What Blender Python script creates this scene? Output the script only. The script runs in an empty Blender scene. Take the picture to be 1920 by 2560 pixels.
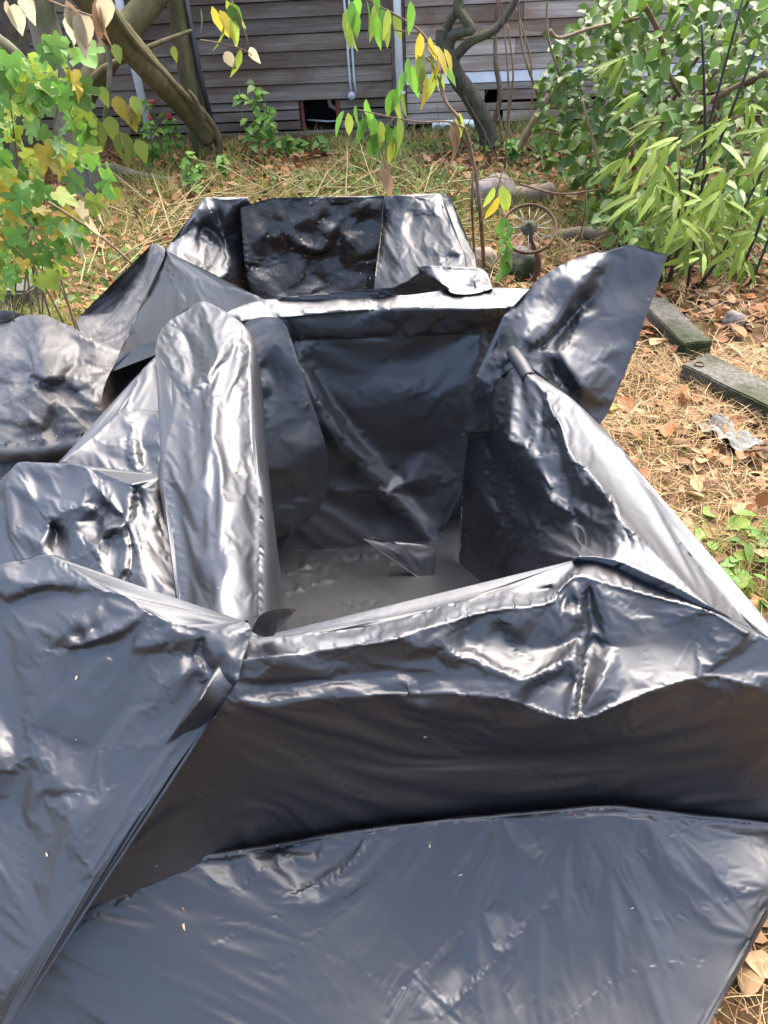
import bpy, bmesh, math, random
import numpy as np
from mathutils import Vector, Matrix, Euler, noise
from mathutils.geometry import delaunay_2d_cdt
R = math.radians
scene = bpy.context.scene
COL = scene.collection

# ------------------------------------------------------------------ camera
FPX, CAM_H, PITCH, ROLL = 1828.0, 1.65, R(40), R(-3.8)
cam_d = bpy.data.cameras.new('camera')
cam = bpy.data.objects.new('camera', cam_d)
COL.objects.link(cam)
cam_d.sensor_fit = 'VERTICAL'
cam_d.angle = 2 * math.atan(1280 / FPX)
cam_d.clip_start, cam_d.clip_end = 0.05, 400
CM = Matrix.Rotation(math.pi / 2 - PITCH, 3, 'X') @ Matrix.Rotation(ROLL, 3, 'Z')
cam.matrix_world = Matrix.Translation((0, 0, CAM_H)) @ CM.to_4x4()
scene.camera = cam
scene.render.resolution_x, scene.render.resolution_y = 768, 1024

# ------------------------------------------------------------------ sky, sun, exposure
SUN_EL, SUN_AZ = R(58), R(28)          # azimuth from +Y (into the picture) towards +X
world = bpy.data.worlds.new('World'); scene.world = world
world.use_nodes = True
wn = world.node_tree.nodes; wl = world.node_tree.links
sky = wn.new('ShaderNodeTexSky'); sky.sky_type = 'NISHITA'; sky.sun_disc = False
sky.sun_elevation = SUN_EL; sky.sun_rotation = SUN_AZ
sky.air_density = 0.85; sky.dust_density = 5.0; sky.ozone_density = 1.0; sky.altitude = 50
wn['Background'].inputs[1].default_value = 0.15
wl.new(sky.outputs[0], wn['Background'].inputs[0])
sd = bpy.data.lights.new('sun', 'SUN'); sun = bpy.data.objects.new('sun', sd); COL.objects.link(sun)
sd.energy = 1.3; sd.angle = R(72.0); sd.color = (1.0, 0.955, 0.89)
to_sun = Vector((math.sin(SUN_AZ) * math.cos(SUN_EL), math.cos(SUN_AZ) * math.cos(SUN_EL), math.sin(SUN_EL)))
sun.rotation_euler = to_sun.to_track_quat('Z', 'Y').to_euler()
vs = scene.view_settings
vs.view_transform = 'Standard'; vs.look = 'None'; vs.gamma = 1; vs.use_curve_mapping = False
vs.exposure = 2.65

# ------------------------------------------------------------------ helpers
MN = np.array(CM)
def rays(px, py):
    """world directions with camera depth 1 for photograph pixels (1920 x 2560)"""
    px = np.asarray(px, float); py = np.asarray(py, float)
    c = np.stack([(px - 960) / FPX, -(py - 1280) / FPX, -np.ones_like(px)], -1)
    return c @ MN.T
def depth_for(px, py, v, mode):
    d = rays(px, py)
    if mode == 'z': return (v - CAM_H) / d[2]
    if mode == 'y': return v / d[1]
    if mode == 'x': return v / d[0]
    return v
def at(px, py, v, mode='z'):
    d = rays(px, py)
    return Vector(d * depth_for(px, py, v, mode)) + Vector((0, 0, CAM_H))

def tag(o, label=None, cat=None, group=None, kind=None):
    if label: o['label'] = label
    if cat: o['category'] = cat
    if group: o['group'] = group
    if kind: o['kind'] = kind
    return o
def empty(name, loc=(0, 0, 0), rz=0):
    o = bpy.data.objects.new(name, None); COL.objects.link(o)
    o.location = loc; o.rotation_euler = (0, 0, rz); o.empty_display_size = 0.1
    return o
def mesh_obj(name, V, Fc, mat, parent=None, smooth=True, mi=None):
    me = bpy.data.meshes.new(name)
    me.from_pydata([tuple(v) for v in V], [], [tuple(int(i) for i in f) for f in Fc])
    mats = mat if isinstance(mat, (list, tuple)) else [mat]
    for m in mats: me.materials.append(m)
    if mi is not None: me.polygons.foreach_set('material_index', np.asarray(mi, np.int32))
    me.polygons.foreach_set('use_smooth', np.full(len(me.polygons), smooth))
    me.update()
    o = bpy.data.objects.new(name, me); COL.objects.link(o)
    if parent: o.parent = parent
    return o
def link_copy(src, parent=None, name=None):
    c = src.copy(); COL.objects.link(c)
    if name: c.name = name
    if parent is not None: c.parent = parent
    return c
class MB:
    """collects shapes for one mesh"""
    def __init__(s): s.v = []; s.f = []; s.m = []
    def add(s, V, Fc, m=0):
        o = len(s.v); s.v += [tuple(v) for v in V]
        for f in Fc: s.f.append(tuple(i + o for i in f)); s.m.append(m)
    def box(s, lo, hi, m=0, rot=None, bev=0):
        x0, y0, z0 = lo; x1, y1, z1 = hi
        V = [Vector(p) for p in ((x0,y0,z0),(x1,y0,z0),(x1,y1,z0),(x0,y1,z0),(x0,y0,z1),(x1,y0,z1),(x1,y1,z1),(x0,y1,z1))]
        if rot is not None: V = [rot @ v for v in V]
        s.add(V, [(0,3,2,1),(4,5,6,7),(0,1,5,4),(1,2,6,5),(2,3,7,6),(3,0,4,7)], m)
    def tube(s, P, rad, n=8, m=0, cap=True, jit=0, seed=0):
        rnd = random.Random(seed)
        P = [Vector(p) for p in P]; k = len(P)
        rad = [rad] * k if not isinstance(rad, (list, tuple)) else rad
        up = Vector((0.13, 0.21, 1)).normalized(); V = []; Fc = []
        prev = None
        for i in range(k):
            t = (P[min(i + 1, k - 1)] - P[max(i - 1, 0)]).normalized()
            if prev is None:
                a = t.cross(up)
                if a.length < .1: a = t.cross(Vector((1, 0, 0)))
            else:
                a = prev - t * prev.dot(t)
            a.normalize(); prev = a; b = t.cross(a)
            for j in range(n):
                an = 2 * math.pi * j / n
                r = rad[i] * (1 + (rnd.uniform(-jit, jit) if jit else 0))
                V.append(P[i] + (a * math.cos(an) + b * math.sin(an)) * r)
        for i in range(k - 1):
            for j in range(n):
                Fc.append((i*n+j, i*n+(j+1) % n, (i+1)*n+(j+1) % n, (i+1)*n+j))
        if cap:
            Fc.append(tuple(range(n))[::-1]); Fc.append(tuple((k-1)*n + j for j in range(n)))
        s.add(V, Fc, m)
    def build(s, name, mat, parent=None, smooth=True):
        return mesh_obj(name, s.v, s.f, mat, parent, smooth, s.m)
def spline(P, n=6):
    """Catmull-Rom through the points"""
    P = [Vector(p) for p in P]; out = []
    for i in range(len(P) - 1):
        p0 = P[max(i-1, 0)]; p1 = P[i]; p2 = P[i+1]; p3 = P[min(i+2, len(P)-1)]
        for k in range(n):
            t = k / n
            out.append(0.5 * ((2*p1) + (p2-p0)*t + (2*p0-5*p1+4*p2-p3)*t*t + (3*p1-p0-3*p2+p3)*t**3))
    out.append(P[-1]); return out
def lerp_list(r, n):
    x = np.linspace(0, 1, len(r)); return list(np.interp(np.linspace(0, 1, n), x, r))

# node helpers
def new_mat(name):
    m = bpy.data.materials.new(name); m.use_nodes = True
    nt = m.node_tree; b = nt.nodes['Principled BSDF']
    return m, nt, b
def N(nt, t, **kw):
    n = nt.nodes.new(t)
    for k, v in kw.items():
        if hasattr(n, k): setattr(n, k, v)
    return n
def noise_tex(nt, scale, detail=4, rough=.55, coord='Object', stretch=None, dist=0.0):
    tc = N(nt, 'ShaderNodeTexCoord'); n = N(nt, 'ShaderNodeTexNoise')
    n.inputs['Scale'].default_value = scale; n.inputs['Detail'].default_value = detail
    n.inputs['Roughness'].default_value = rough; n.inputs['Distortion'].default_value = dist
    src = tc.outputs[coord]
    if stretch:
        mp = N(nt, 'ShaderNodeMapping'); mp.inputs['Scale'].default_value = stretch
        nt.links.new(src, mp.inputs[0]); src = mp.outputs[0]
    nt.links.new(src, n.inputs['Vector']); return n
def ramp(nt, src, stops, interp='LINEAR'):
    r = N(nt, 'ShaderNodeValToRGB'); e = r.color_ramp.elements; r.color_ramp.interpolation = interp
    while len(e) < len(stops): e.new(.5)
    for el, (p, c) in zip(e, stops):
        el.position = p; el.color = (*c, 1) if len(c) == 3 else c
    nt.links.new(src, r.inputs[0]); return r
def bump(nt, b, src, strength, dist=.01):
    n = N(nt, 'ShaderNodeBump'); n.inputs['Strength'].default_value = strength; n.inputs['Distance'].default_value = dist
    nt.links.new(src, n.inputs['Height'])
    prev = b.inputs['Normal'].links
    if prev: nt.links.new(prev[0].from_socket, n.inputs['Normal'])
    nt.links.new(n.outputs[0], b.inputs['Normal']); return n
def mixc(nt, fac, a, b, mode='MIX'):
    m = N(nt, 'ShaderNodeMix', data_type='RGBA', blend_type=mode)
    for s, v in ((m.inputs[0], fac), (m.inputs[6], a), (m.inputs[7], b)):
        if hasattr(v, 'links'): nt.links.new(v, s)
        else: s.default_value = v if not isinstance(v, tuple) else ((*v, 1) if len(v) == 3 else v)
    return m.outputs[2]
# ------------------------------------------------------------------ film materials
def film_mat(name, base, rough, ior=1.5, dust=0.0, dustcol=(.30, .27, .23), coat=0.0, crinkle=1.0):
    m, nt, b = new_mat(name)
    b.inputs['IOR'].default_value = ior
    n1 = noise_tex(nt, 3.5, 5, .6); n2 = noise_tex(nt, 45, 4, .6)
    rr = N(nt, 'ShaderNodeMapRange'); rr.inputs[3].default_value = rough - .05; rr.inputs[4].default_value = rough + .07
    nt.links.new(n1.outputs[0], rr.inputs[0]); nt.links.new(rr.outputs[0], b.inputs['Roughness'])
    c = mixc(nt, n1.outputs[0], tuple(x * .8 for x in base), tuple(x * 1.25 for x in base))
    if dust:
        nd = noise_tex(nt, 5.0, 8, .68, dist=.6)
        dr = ramp(nt, nd.outputs[0], [(.42, (0, 0, 0)), (.72, (dust,) * 3)])
        c = mixc(nt, dr.outputs[0], c, dustcol)
        rr2 = N(nt, 'ShaderNodeMath', operation='ADD'); nt.links.new(rr.outputs[0], rr2.inputs[0])
        sc = N(nt, 'ShaderNodeMath', operation='MULTIPLY'); sc.inputs[1].default_value = .35
        nt.links.new(dr.outputs[0], sc.inputs[0]); nt.links.new(sc.outputs[0], rr2.inputs[1])
        nt.links.new(rr2.outputs[0], b.inputs['Roughness'])
    # pale specks of grit and bits of straw dust on the film
    vo = N(nt, 'ShaderNodeTexVoronoi'); vo.inputs['Scale'].default_value = 26
    tc = N(nt, 'ShaderNodeTexCoord'); nt.links.new(tc.outputs['Object'], vo.inputs['Vector'])
    sp = ramp(nt, vo.outputs['Distance'], [(.022, (.5, .5, .5)), (.045, (0, 0, 0))])
    sp2 = ramp(nt, vo.outputs['Color'], [(.80, (0, 0, 0)), (.82, (1, 1, 1))])
    c = mixc(nt, mixc(nt, 1.0, sp.outputs[0], sp2.outputs[0], 'MULTIPLY'), c, (.5, .47, .42))
    nt.links.new(c, b.inputs['Base Color'])
    bump(nt, b, n2.outputs[0], .05, .004)
    dn = noise_tex(nt, 4, 3, .5); add = N(nt, 'ShaderNodeVectorMath', operation='MULTIPLY_ADD'); add.inputs[1].default_value = (.12, .12, .12)
    nt.links.new(dn.outputs['Color'], add.inputs[0]); nt.links.new(tc.outputs['Object'], add.inputs[2])
    for sc, stg, stv in ((9, .30, (1, 1.5, .8)), (24, .16, (1.3, .8, 1))):
        mp = N(nt, 'ShaderNodeMapping'); mp.inputs['Scale'].default_value = stv; mp.inputs['Rotation'].default_value = (.4, .2, .6*sc)
        nt.links.new(add.outputs[0], mp.inputs[0])
        cv = N(nt, 'ShaderNodeTexVoronoi', feature='DISTANCE_TO_EDGE'); cv.inputs['Scale'].default_value = sc; nt.links.new(mp.outputs[0], cv.inputs['Vector'])
        mk = ramp(nt, noise_tex(nt, 2.6, 3, .5).outputs[0], [(.42, (0, 0, 0)), (.66, (1, 1, 1))])
        ml = N(nt, 'ShaderNodeMath', operation='MULTIPLY'); nt.links.new(cv.outputs['Distance'], ml.inputs[0]); nt.links.new(mk.outputs[0], ml.inputs[1])
        bump(nt, b, ml.outputs[0], stg * crinkle, .02)
    if coat:
        b.inputs['Coat Weight'].default_value = coat; b.inputs['Coat Roughness'].default_value = .2
    return m
M_FILM = film_mat('black_film', (.008, .0087, .011), .455, 1.74, crinkle=.35)
M_FILM2 = film_mat('black_film_dusty', (.010, .0105, .0125), .47, 1.66, .06, crinkle=.35)
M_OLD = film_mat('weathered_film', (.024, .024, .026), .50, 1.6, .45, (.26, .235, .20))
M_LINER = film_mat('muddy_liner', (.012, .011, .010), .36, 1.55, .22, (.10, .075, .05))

# ------------------------------------------------------------------ sheet builder
def cdt(P, E, face=None):
    r = delaunay_2d_cdt([Vector((p[0], p[1])) for p in P], [tuple(map(int, e)) for e in E], [face] if face else [], 1 if face else 0, 1e-4, True)
    v = np.array([(a.x, a.y) for a in r[0]]); f = [tuple(t) for t in r[2]]
    return v, f, r[3], r[1]
def tri_interp(v, val, F, Q, k=None):
    """piecewise linear interpolation of val at Q; nearest vertex outside"""
    out = np.full(len(Q), np.nan)
    for a, b, c in F:
        A, B, C = v[a], v[b], v[c]
        lo = np.minimum(np.minimum(A, B), C) - .01; hi = np.maximum(np.maximum(A, B), C) + .01
        idx = np.where((Q[:, 0] >= lo[0]) & (Q[:, 0] <= hi[0]) & (Q[:, 1] >= lo[1]) & (Q[:, 1] <= hi[1]))[0]
        if not len(idx): continue
        d = (B[0]-A[0])*(C[1]-A[1]) - (C[0]-A[0])*(B[1]-A[1])
        if abs(d) < 1e-9: continue
        q = Q[idx] - A
        s = (q[:, 0]*(C[1]-A[1]) - (C[0]-A[0])*q[:, 1]) / d
        t = ((B[0]-A[0])*q[:, 1] - q[:, 0]*(B[1]-A[1])) / d
        ok = (s >= -1e-4) & (t >= -1e-4) & (s + t <= 1 + 1e-4)
        i = idx[ok]; out[i] = val[a]*(1-s[ok]-t[ok]) + val[b]*s[ok] + val[c]*t[ok]
    bad = np.where(np.isnan(out))[0]
    for i in bad: out[i] = val[np.argmin(((v - Q[i])**2).sum(1))]
    return out
def field(points, vals, chains, Q):
    """CDT of scattered points (with crease chains) -> values at Q"""
    P = []; W = []; E = []; key = {}
    def put(p, w):
        k = (round(p[0]), round(p[1]))
        if k not in key: key[k] = len(P); P.append((p[0], p[1])); W.append(w)
        return key[k]
    for p, w in zip(points, vals): put(p, w)
    for ch in chains:
        ids = [put(c[:2], c[2]) for c in ch]
        E += [(a, b) for a, b in zip(ids, ids[1:]) if a != b]
    v, F, orig, ed = cdt(P, E)
    val = np.array([W[o[0]] if o else np.nan for o in orig])
    for _ in range(4):
        for i in np.where(np.isnan(val))[0]:
            nb = [b if a == i else a for a, b in ed if i in (a, b)]
            nv = [val[j] for j in nb if not np.isnan(val[j])]
            if nv: val[i] = np.mean(nv)
    val = np.nan_to_num(val)
    return tri_interp(v, val, F, Q)
def inside(poly, Q):
    x, y = Q[:, 0], Q[:, 1]; r = np.zeros(len(Q), bool); n = len(poly)
    for i in range(n):
        x0, y0 = poly[i]; x1, y1 = poly[(i+1) % n]
        c = ((y0 > y) != (y1 > y))
        with np.errstate(divide='ignore', invalid='ignore'):
            r ^= c & (x < (x1-x0)*(y-y0)/(y1-y0+1e-12) + x0)
    return r
def smooth_field(w, i, j, n, fixed, lam=.6):
    deg = np.bincount(i, minlength=len(w)).astype(float); deg[deg == 0] = 1
    l = np.where(fixed, 0, lam)
    for _ in range(n):
        s = np.bincount(i, w[j], minlength=len(w)) / deg
        w = w + l * (s - w)
    return w
def facets(v, hw, pxm, fac, seed, octaves):
    """crumples: flat facets between random points, sharp where they meet (metres)"""
    rnd = random.Random(seed*13+5); h = np.zeros(len(v))
    ca, sa = math.cos(fac[1]), math.sin(fac[1]); rot = np.array([[ca, sa], [-sa, ca]])
    for sp, am, hm in octaves:
        S = sp*pxm; Q = (v @ rot.T) / np.array([fac[2], 1.0])
        lo_, hi_ = Q.min(0)-S, Q.max(0)+S; n_ = int((hi_[0]-lo_[0])*(hi_[1]-lo_[1])/(S*S))+8
        P = [(rnd.uniform(lo_[0], hi_[0]), rnd.uniform(lo_[1], hi_[1])) for _ in range(min(n_, 1800))]
        P += [(lo_[0]-S, lo_[1]-S), (hi_[0]+S, lo_[1]-S), (lo_[0]-S, hi_[1]+S), (hi_[0]+S, hi_[1]+S)]
        h += field(P, [rnd.uniform(-1, 1)*am for _ in P], [], Q) * (hm + (1.45-hm)*hw)
    return h*fac[0]
SHEETS = {}
def refine(ch, closed=False, n=4):
    """round a chain with Hermite arcs, keeping sharp corners; every n-th point is an original one"""
    k = len(ch); tail = [c[3:] for c in ch]
    P = np.array([c[:2] for c in ch], float); W = [c[2] for c in ch]; out = []
    if k < 3: n = 2
    def seg(i): return P[(i+1) % k] - P[i % k]
    def tan(i, side):
        if not closed and (i == 0 or i == k-1): return seg(0) if i == 0 else seg(k-2)
        a, b = seg(i-1), seg(i); la, lb = np.hypot(*a)+1e-6, np.hypot(*b)+1e-6
        if np.dot(a, b) / (la*lb) < .35: return b if side else a
        t = a/la + b/lb; t /= np.hypot(*t)+1e-9
        return t * (min(la, lb*1.5) if not side else min(lb, la*1.5))
    for i in range(k if closed else k-1):
        j = (i+1) % k; m0 = tan(i, 1); m1 = tan(j, 0)
        for q in range(n):
            t = q/n; h00 = 2*t**3-3*t*t+1; h10 = t**3-2*t*t+t; h01 = -2*t**3+3*t*t; h11 = t**3-t*t
            p = h00*P[i] + h10*m0 + h01*P[j] + h11*m1
            out.append((p[0], p[1], W[i]*(1-t) + W[j]*t))
    if not closed: out.append((P[-1][0], P[-1][1], W[-1]))
    return out
def sheet(name, mat, outline, base=(), bcrease=(), crease=(), relief=(), mode='z', step=9, nb=40, nr=5,
          hems=(), wr=(1.0, 0.0), seed=1, label=None, cat='plastic sheet', group=None, parent=None, rscale=.6, cloth=(.010, .04, .03), hot=(), fac=(1.0, .6, 1.7)):
    """A film draped in the place.  outline/base/bcrease: pixel + height (or distance) give the large form;
    crease/relief: pixel + millimetres towards the viewer give folds; the result is a plain 3D mesh."""
    def dep(c): return depth_for(c[0], c[1], c[2], c[3] if len(c) > 3 else mode)
    # from here on the large form is handled as camera depth, the folds as millimetres
    def ab(c): return (c[0], c[1], 1 / dep(c))
    RN = 4
    outline = refine([ab(c) for c in outline], True, RN)
    base = [ab(c) for c in base]
    bcrease = [refine([ab(c) for c in ch]) for ch in bcrease]
    crease = [refine(ch) for ch in crease]
    hems = [(a*RN, b*RN, o) for a, b, o in hems]
    step = step * 1.08
    poly = [(c[0], c[1]) for c in outline]
    # dense points
    def resample(ch, closed=False):
        out = []; L = len(ch); blk = RN if L > 2 else 1
        segs = L if closed else L - 1
        for a in range(0, segs, blk):          # whole original segments keep their end points
            q = [np.array(ch[(a+t) % L][:2], float) for t in range(min(blk, segs-a) + 1)]
            ln = np.r_[0, np.cumsum([np.hypot(*(q[t+1]-q[t])) for t in range(len(q)-1)])]
            k = max(1, int(round(ln[-1] / step)))
            for t in range(k):
                s_ = ln[-1]*t/k; out.append((np.interp(s_, ln, [u[0] for u in q]), np.interp(s_, ln, [u[1] for u in q])))
        if not closed: out.append(tuple(ch[-1][:2]))
        return out
    D = []; E = []; isC = []; ring = resample(outline, True)
    D += ring; E += [(k, (k+1) % len(ring)) for k in range(len(ring))]
    nring = len(ring)
    keep = [np.array(ring)]
    for ch in list(bcrease) + list(crease):
        r = resample(ch)
        r = [p for p in r]
        ok = inside(poly, np.array(r)); r = [p for p, o in zip(r, ok) if o]
        if len(r) < 2: continue
        o = len(D); D += r; E += [(o+k, o+k+1) for k in range(len(r)-1)]; keep.append(np.array(r))
    fixedpts = np.concatenate(keep)
    lo = np.min(poly, 0); hi = np.max(poly, 0)
    gx, gy = np.meshgrid(np.arange(lo[0], hi[0], step).astype(float), np.arange(lo[1], hi[1], step*.866))
    gx = gx.astype(float); gx[1::2] += step/2
    G = np.stack([gx.ravel(), gy.ravel()], 1)
    G = G[inside(poly, G)]
    # drop grid points too close to chain points
    cell = {}
    for p in fixedpts: cell.setdefault((int(p[0]//step), int(p[1]//step)), []).append(p)
    ok = np.ones(len(G), bool)
    for n_, g in enumerate(G):
        ci, cj = int(g[0]//step), int(g[1]//step)
        for a in (-1, 0, 1):
            for b in (-1, 0, 1):
                for p in cell.get((ci+a, cj+b), ()):
                    if (p[0]-g[0])**2 + (p[1]-g[1])**2 < (step*.55)**2: ok[n_] = False
    G = G[ok]
    D += [tuple(g) for g in G]
    v, F, orig, ed = cdt(D, E, list(range(nring)))
    nv = len(v)
    # large form: 1/depth is linear on planes
    bp = list(outline) + list(base)
    oc = list(outline); oc.append(oc[0])
    w = field([c[:2] for c in bp], [c[2] for c in bp], [oc] + list(bcrease), v)
    # edges and classes
    edges = set()
    for f in F:
        for a, b in zip(f, f[1:] + f[:1]): edges.add((min(a, b), max(a, b)))
    ea = np.array(list(edges)); I = np.r_[ea[:, 0], ea[:, 1]]; J = np.r_[ea[:, 1], ea[:, 0]]
    key = {(round(p[0], 1), round(p[1], 1)): n_ for n_, p in enumerate(v)}
    def ids(ch): return [key[k] for k in ((round(p[0], 1), round(p[1], 1)) for p in resample(ch)) if k in key]
    ringid = [key.get((round(p[0], 1), round(p[1], 1))) for p in ring]
    fb = np.zeros(nv, bool); fr = np.zeros(nv, bool)
    for q in ringid:
        if q is not None: fb[q] = True
    fr |= False
    for ch in bcrease: fb[ids(ch)] = True
    for ch in crease: fr[ids(ch)] = True
    w = smooth_field(w, I, J, nb, fb)
    depth = 1 / w
    d = np.zeros(nv)
    if crease or relief:
        rp = [(c[0], c[1]) for c in relief]; rv = [c[2] for c in relief]
        zr = [(p[0], p[1]) for p in outline]; zv = [0] * len(zr)
        # relief given on outline points wins over zero
        have = {(round(c[0]), round(c[1])) for ch in crease for c in ch} | {(round(c[0]), round(c[1])) for c in relief}
        zz = [(p, q) for p, q in zip(zr, zv) if (round(p[0]), round(p[1])) not in have]
        d = field(rp + [p for p, q in zz], rv + [q for p, q in zz], [list(c) for c in crease], v)
        d = smooth_field(d, I, J, nr, fr, .5)
        d = smooth_field(d, I, J, 3, np.zeros(nv, bool), .5)
    dirs = rays(v[:, 0], v[:, 1]); ln = np.linalg.norm(dirs, axis=1)
    depth = depth - rscale * d / 1000 / ln
    X = dirs * depth[:, None] + np.array([0, 0, CAM_H])
    hw = np.zeros(nv)
    for hx, hy, hr in hot:
        hw = np.maximum(hw, np.clip(1.3 - np.hypot(v[:, 0]-hx, v[:, 1]-hy)/hr, 0, 1))
    pxm = FPX / float(np.mean(depth))
    if fac[0] > 0:
        h = facets(v, hw, pxm, fac, seed, ((.15, .0090, .5), (.075, .0050, .32)))
        edge = np.ones(nv); edge[fb] = .35
        X = X - (dirs / ln[:, None]) * (h*edge)[:, None]
    V = [tuple(x) for x in X]; Fc = list(F)
    # orient faces to the viewer
    out = []
    for f in Fc:
        a, b, c = (X[q] for q in f[:3])
        nrm = np.cross(b - a, c - a)
        out.append(f if np.dot(nrm, np.array([0, 0, CAM_H]) - a) > 0 else f[::-1])
    Fc = out
    # hems: the film turns over an edge and hangs out of sight
    hv = []
    for (i0, i1, offs) in hems:
        q0 = [k for k, p in enumerate(ring) if abs(p[0]-outline[i0][0]) + abs(p[1]-outline[i0][1]) < .01][0]
        q1 = [k for k, p in enumerate(ring) if abs(p[0]-outline[i1 % len(outline)][0]) + abs(p[1]-outline[i1 % len(outline)][1]) < .01][0]
        if q1 <= q0: q1 += nring
        cur = [ringid[k % nring] for k in range(q0, q1+1)]; cur = [c for c in cur if c is not None]
        orgp = [np.array(V[c]) for c in cur]; orgq = [v[c] for c in cur]
        for kk, of in enumerate(offs):
            nx = []
            for m_, p in enumerate(orgp):
                wob = 1 + .25 * noise.noise(Vector((m_*.15, kk*1.7, seed)))
                nx.append(len(V)); V.append(tuple(p + np.array(of) * wob)); hv.append(orgq[m_])
            for m_ in range(len(cur)-1): Fc += [(cur[m_], cur[m_+1], nx[m_+1]), (cur[m_], nx[m_+1], nx[m_])]
            cur = nx
    o = mesh_obj(name, V, Fc, mat, parent)
    if label: tag(o, label, cat, group)
    ringm = np.zeros(nv, bool); ringm[[q for q in ringid if q is not None]] = True
    pw = smooth_field(np.where(fb, .22, 0.0), I, J, 5, np.zeros(nv, bool)) + .012
    slk = smooth_field(np.where(ringm, 0.0, 1.0), I, J, 6, ringm)**2
    SHEETS[name] = (o, np.where(ringm, 1.0, pw), hw, cloth, slk, (np.concatenate([v, np.array(hv).reshape(-1, 2)]), pxm, fac, seed))
    return o

def refold(me, hw, slk, info):
    """halve the mesh and add the sharp creases that the settling has softened"""
    v, pxm, fac, seed = info; nv, nf = len(me.vertices), len(me.polygons)
    X = np.empty(nv*3); me.vertices.foreach_get('co', X); X = X.reshape(-1, 3)
    T = np.empty(nf*3, np.int32); me.polygons.foreach_get('vertices', T); T = T.reshape(-1, 3)
    hw = np.r_[hw, np.zeros(nv-len(hw))]; sl = np.r_[slk, np.zeros(nv-len(slk))]
    e = np.sort(np.concatenate([T[:, [0, 1]], T[:, [1, 2]], T[:, [2, 0]]]), 1)
    u, inv = np.unique(e[:, 0].astype(np.int64)*nv + e[:, 1], return_inverse=True)
    a, b = u//nv, u % nv; mid = nv + inv.reshape(3, nf).T
    # rounded midpoints: follow the neighbouring curvature a little
    Nn = np.empty(nv*3); me.vertices.foreach_get('normal', Nn); Nn = Nn.reshape(-1, 3)
    d = X[b]-X[a]; bul = ((Nn[a]-Nn[b])*d).sum(1)/8*-1
    m_ = (X[a]+X[b])/2 + (Nn[a]+Nn[b])/2*np.clip(bul, -.0006, .0006)[:, None]
    X2 = np.r_[X, m_]; v2 = np.r_[v, (v[a]+v[b])/2]; hw2 = np.r_[hw, (hw[a]+hw[b])/2]; sl2 = np.r_[sl, (sl[a]+sl[b])/2]
    T2 = np.concatenate([np.stack([T[:, 0], mid[:, 0], mid[:, 2]], 1), np.stack([mid[:, 0], T[:, 1], mid[:, 1]], 1),
                         np.stack([mid[:, 2], mid[:, 1], T[:, 2]], 1), mid])
    h = facets(v2, hw2, pxm, fac, seed+500, ((.20, .0045, .7), (.085, .0028, .35), (.04, .0012, .15)))
    dr = rays(v2[:, 0], v2[:, 1]); dr /= np.linalg.norm(dr, axis=1)[:, None]
    X2 = X2 - dr*(h*np.clip(sl2*1.5, 0, 1))[:, None]
    m2 = bpy.data.meshes.new(me.name); m2.vertices.add(len(X2)); m2.vertices.foreach_set('co', X2.ravel())
    n2 = len(T2); m2.loops.add(n2*3); m2.loops.foreach_set('vertex_index', T2.astype(np.int32).ravel())
    m2.polygons.add(n2); m2.polygons.foreach_set('loop_start', np.arange(0, n2*3, 3, dtype=np.int32))
    m2.update(calc_edges=True); m2.polygons.foreach_set('use_smooth', np.full(n2, True))
    for mt in me.materials: m2.materials.append(mt)
    return m2
def settle(frames=13):
    """a short cloth simulation: the films get slightly more material than their smooth form and crease by themselves"""
    for name, (o, fb, hw, (s0, s1, bend), slk, _i) in SHEETS.items():
        nvv = len(o.data.vertices); n0 = len(fb); hw = np.maximum(hw, s0/s1)*slk
        pin = np.ones(nvv); pin[:n0] = fb
        g = o.vertex_groups.new(name='pin'); h = o.vertex_groups.new(name='slack')
        for k in range(nvv):
            g.add([k], float(pin[k]), 'REPLACE')
            h.add([k], float(hw[k]) if k < n0 else 0.0, 'REPLACE')
        m = o.modifiers.new('cloth', 'CLOTH'); st = m.settings
        st.vertex_group_mass = 'pin'; st.pin_stiffness = 1.0; st.quality = 5; st.mass = .05
        st.tension_stiffness = st.compression_stiffness = 60; st.shear_stiffness = 30; st.bending_stiffness = bend
        st.tension_damping = st.compression_damping = st.shear_damping = 5; st.bending_damping = .5; st.air_damping = 4
        st.vertex_group_shrink = 'slack'; st.shrink_min = 0; st.shrink_max = -s1
        m.collision_settings.use_collision = False
        st.effector_weights.gravity = .3
        m.point_cache.frame_start = 1; m.point_cache.frame_end = frames + 2
    for f in range(1, frames + 1): scene.frame_set(f)
    dg = bpy.context.evaluated_depsgraph_get()
    new = {name: bpy.data.meshes.new_from_object(o.evaluated_get(dg)) for name, (o, *_) in SHEETS.items()}
    for name, (o, pw, hw, cl, slk, info) in SHEETS.items():
        old = o.data; o.modifiers.clear(); o.vertex_groups.clear()
        o.data = refold(new[name], hw, slk, info); o.data.name = name
        bpy.data.meshes.remove(old); bpy.data.meshes.remove(new[name])
    scene.frame_set(1)
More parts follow.
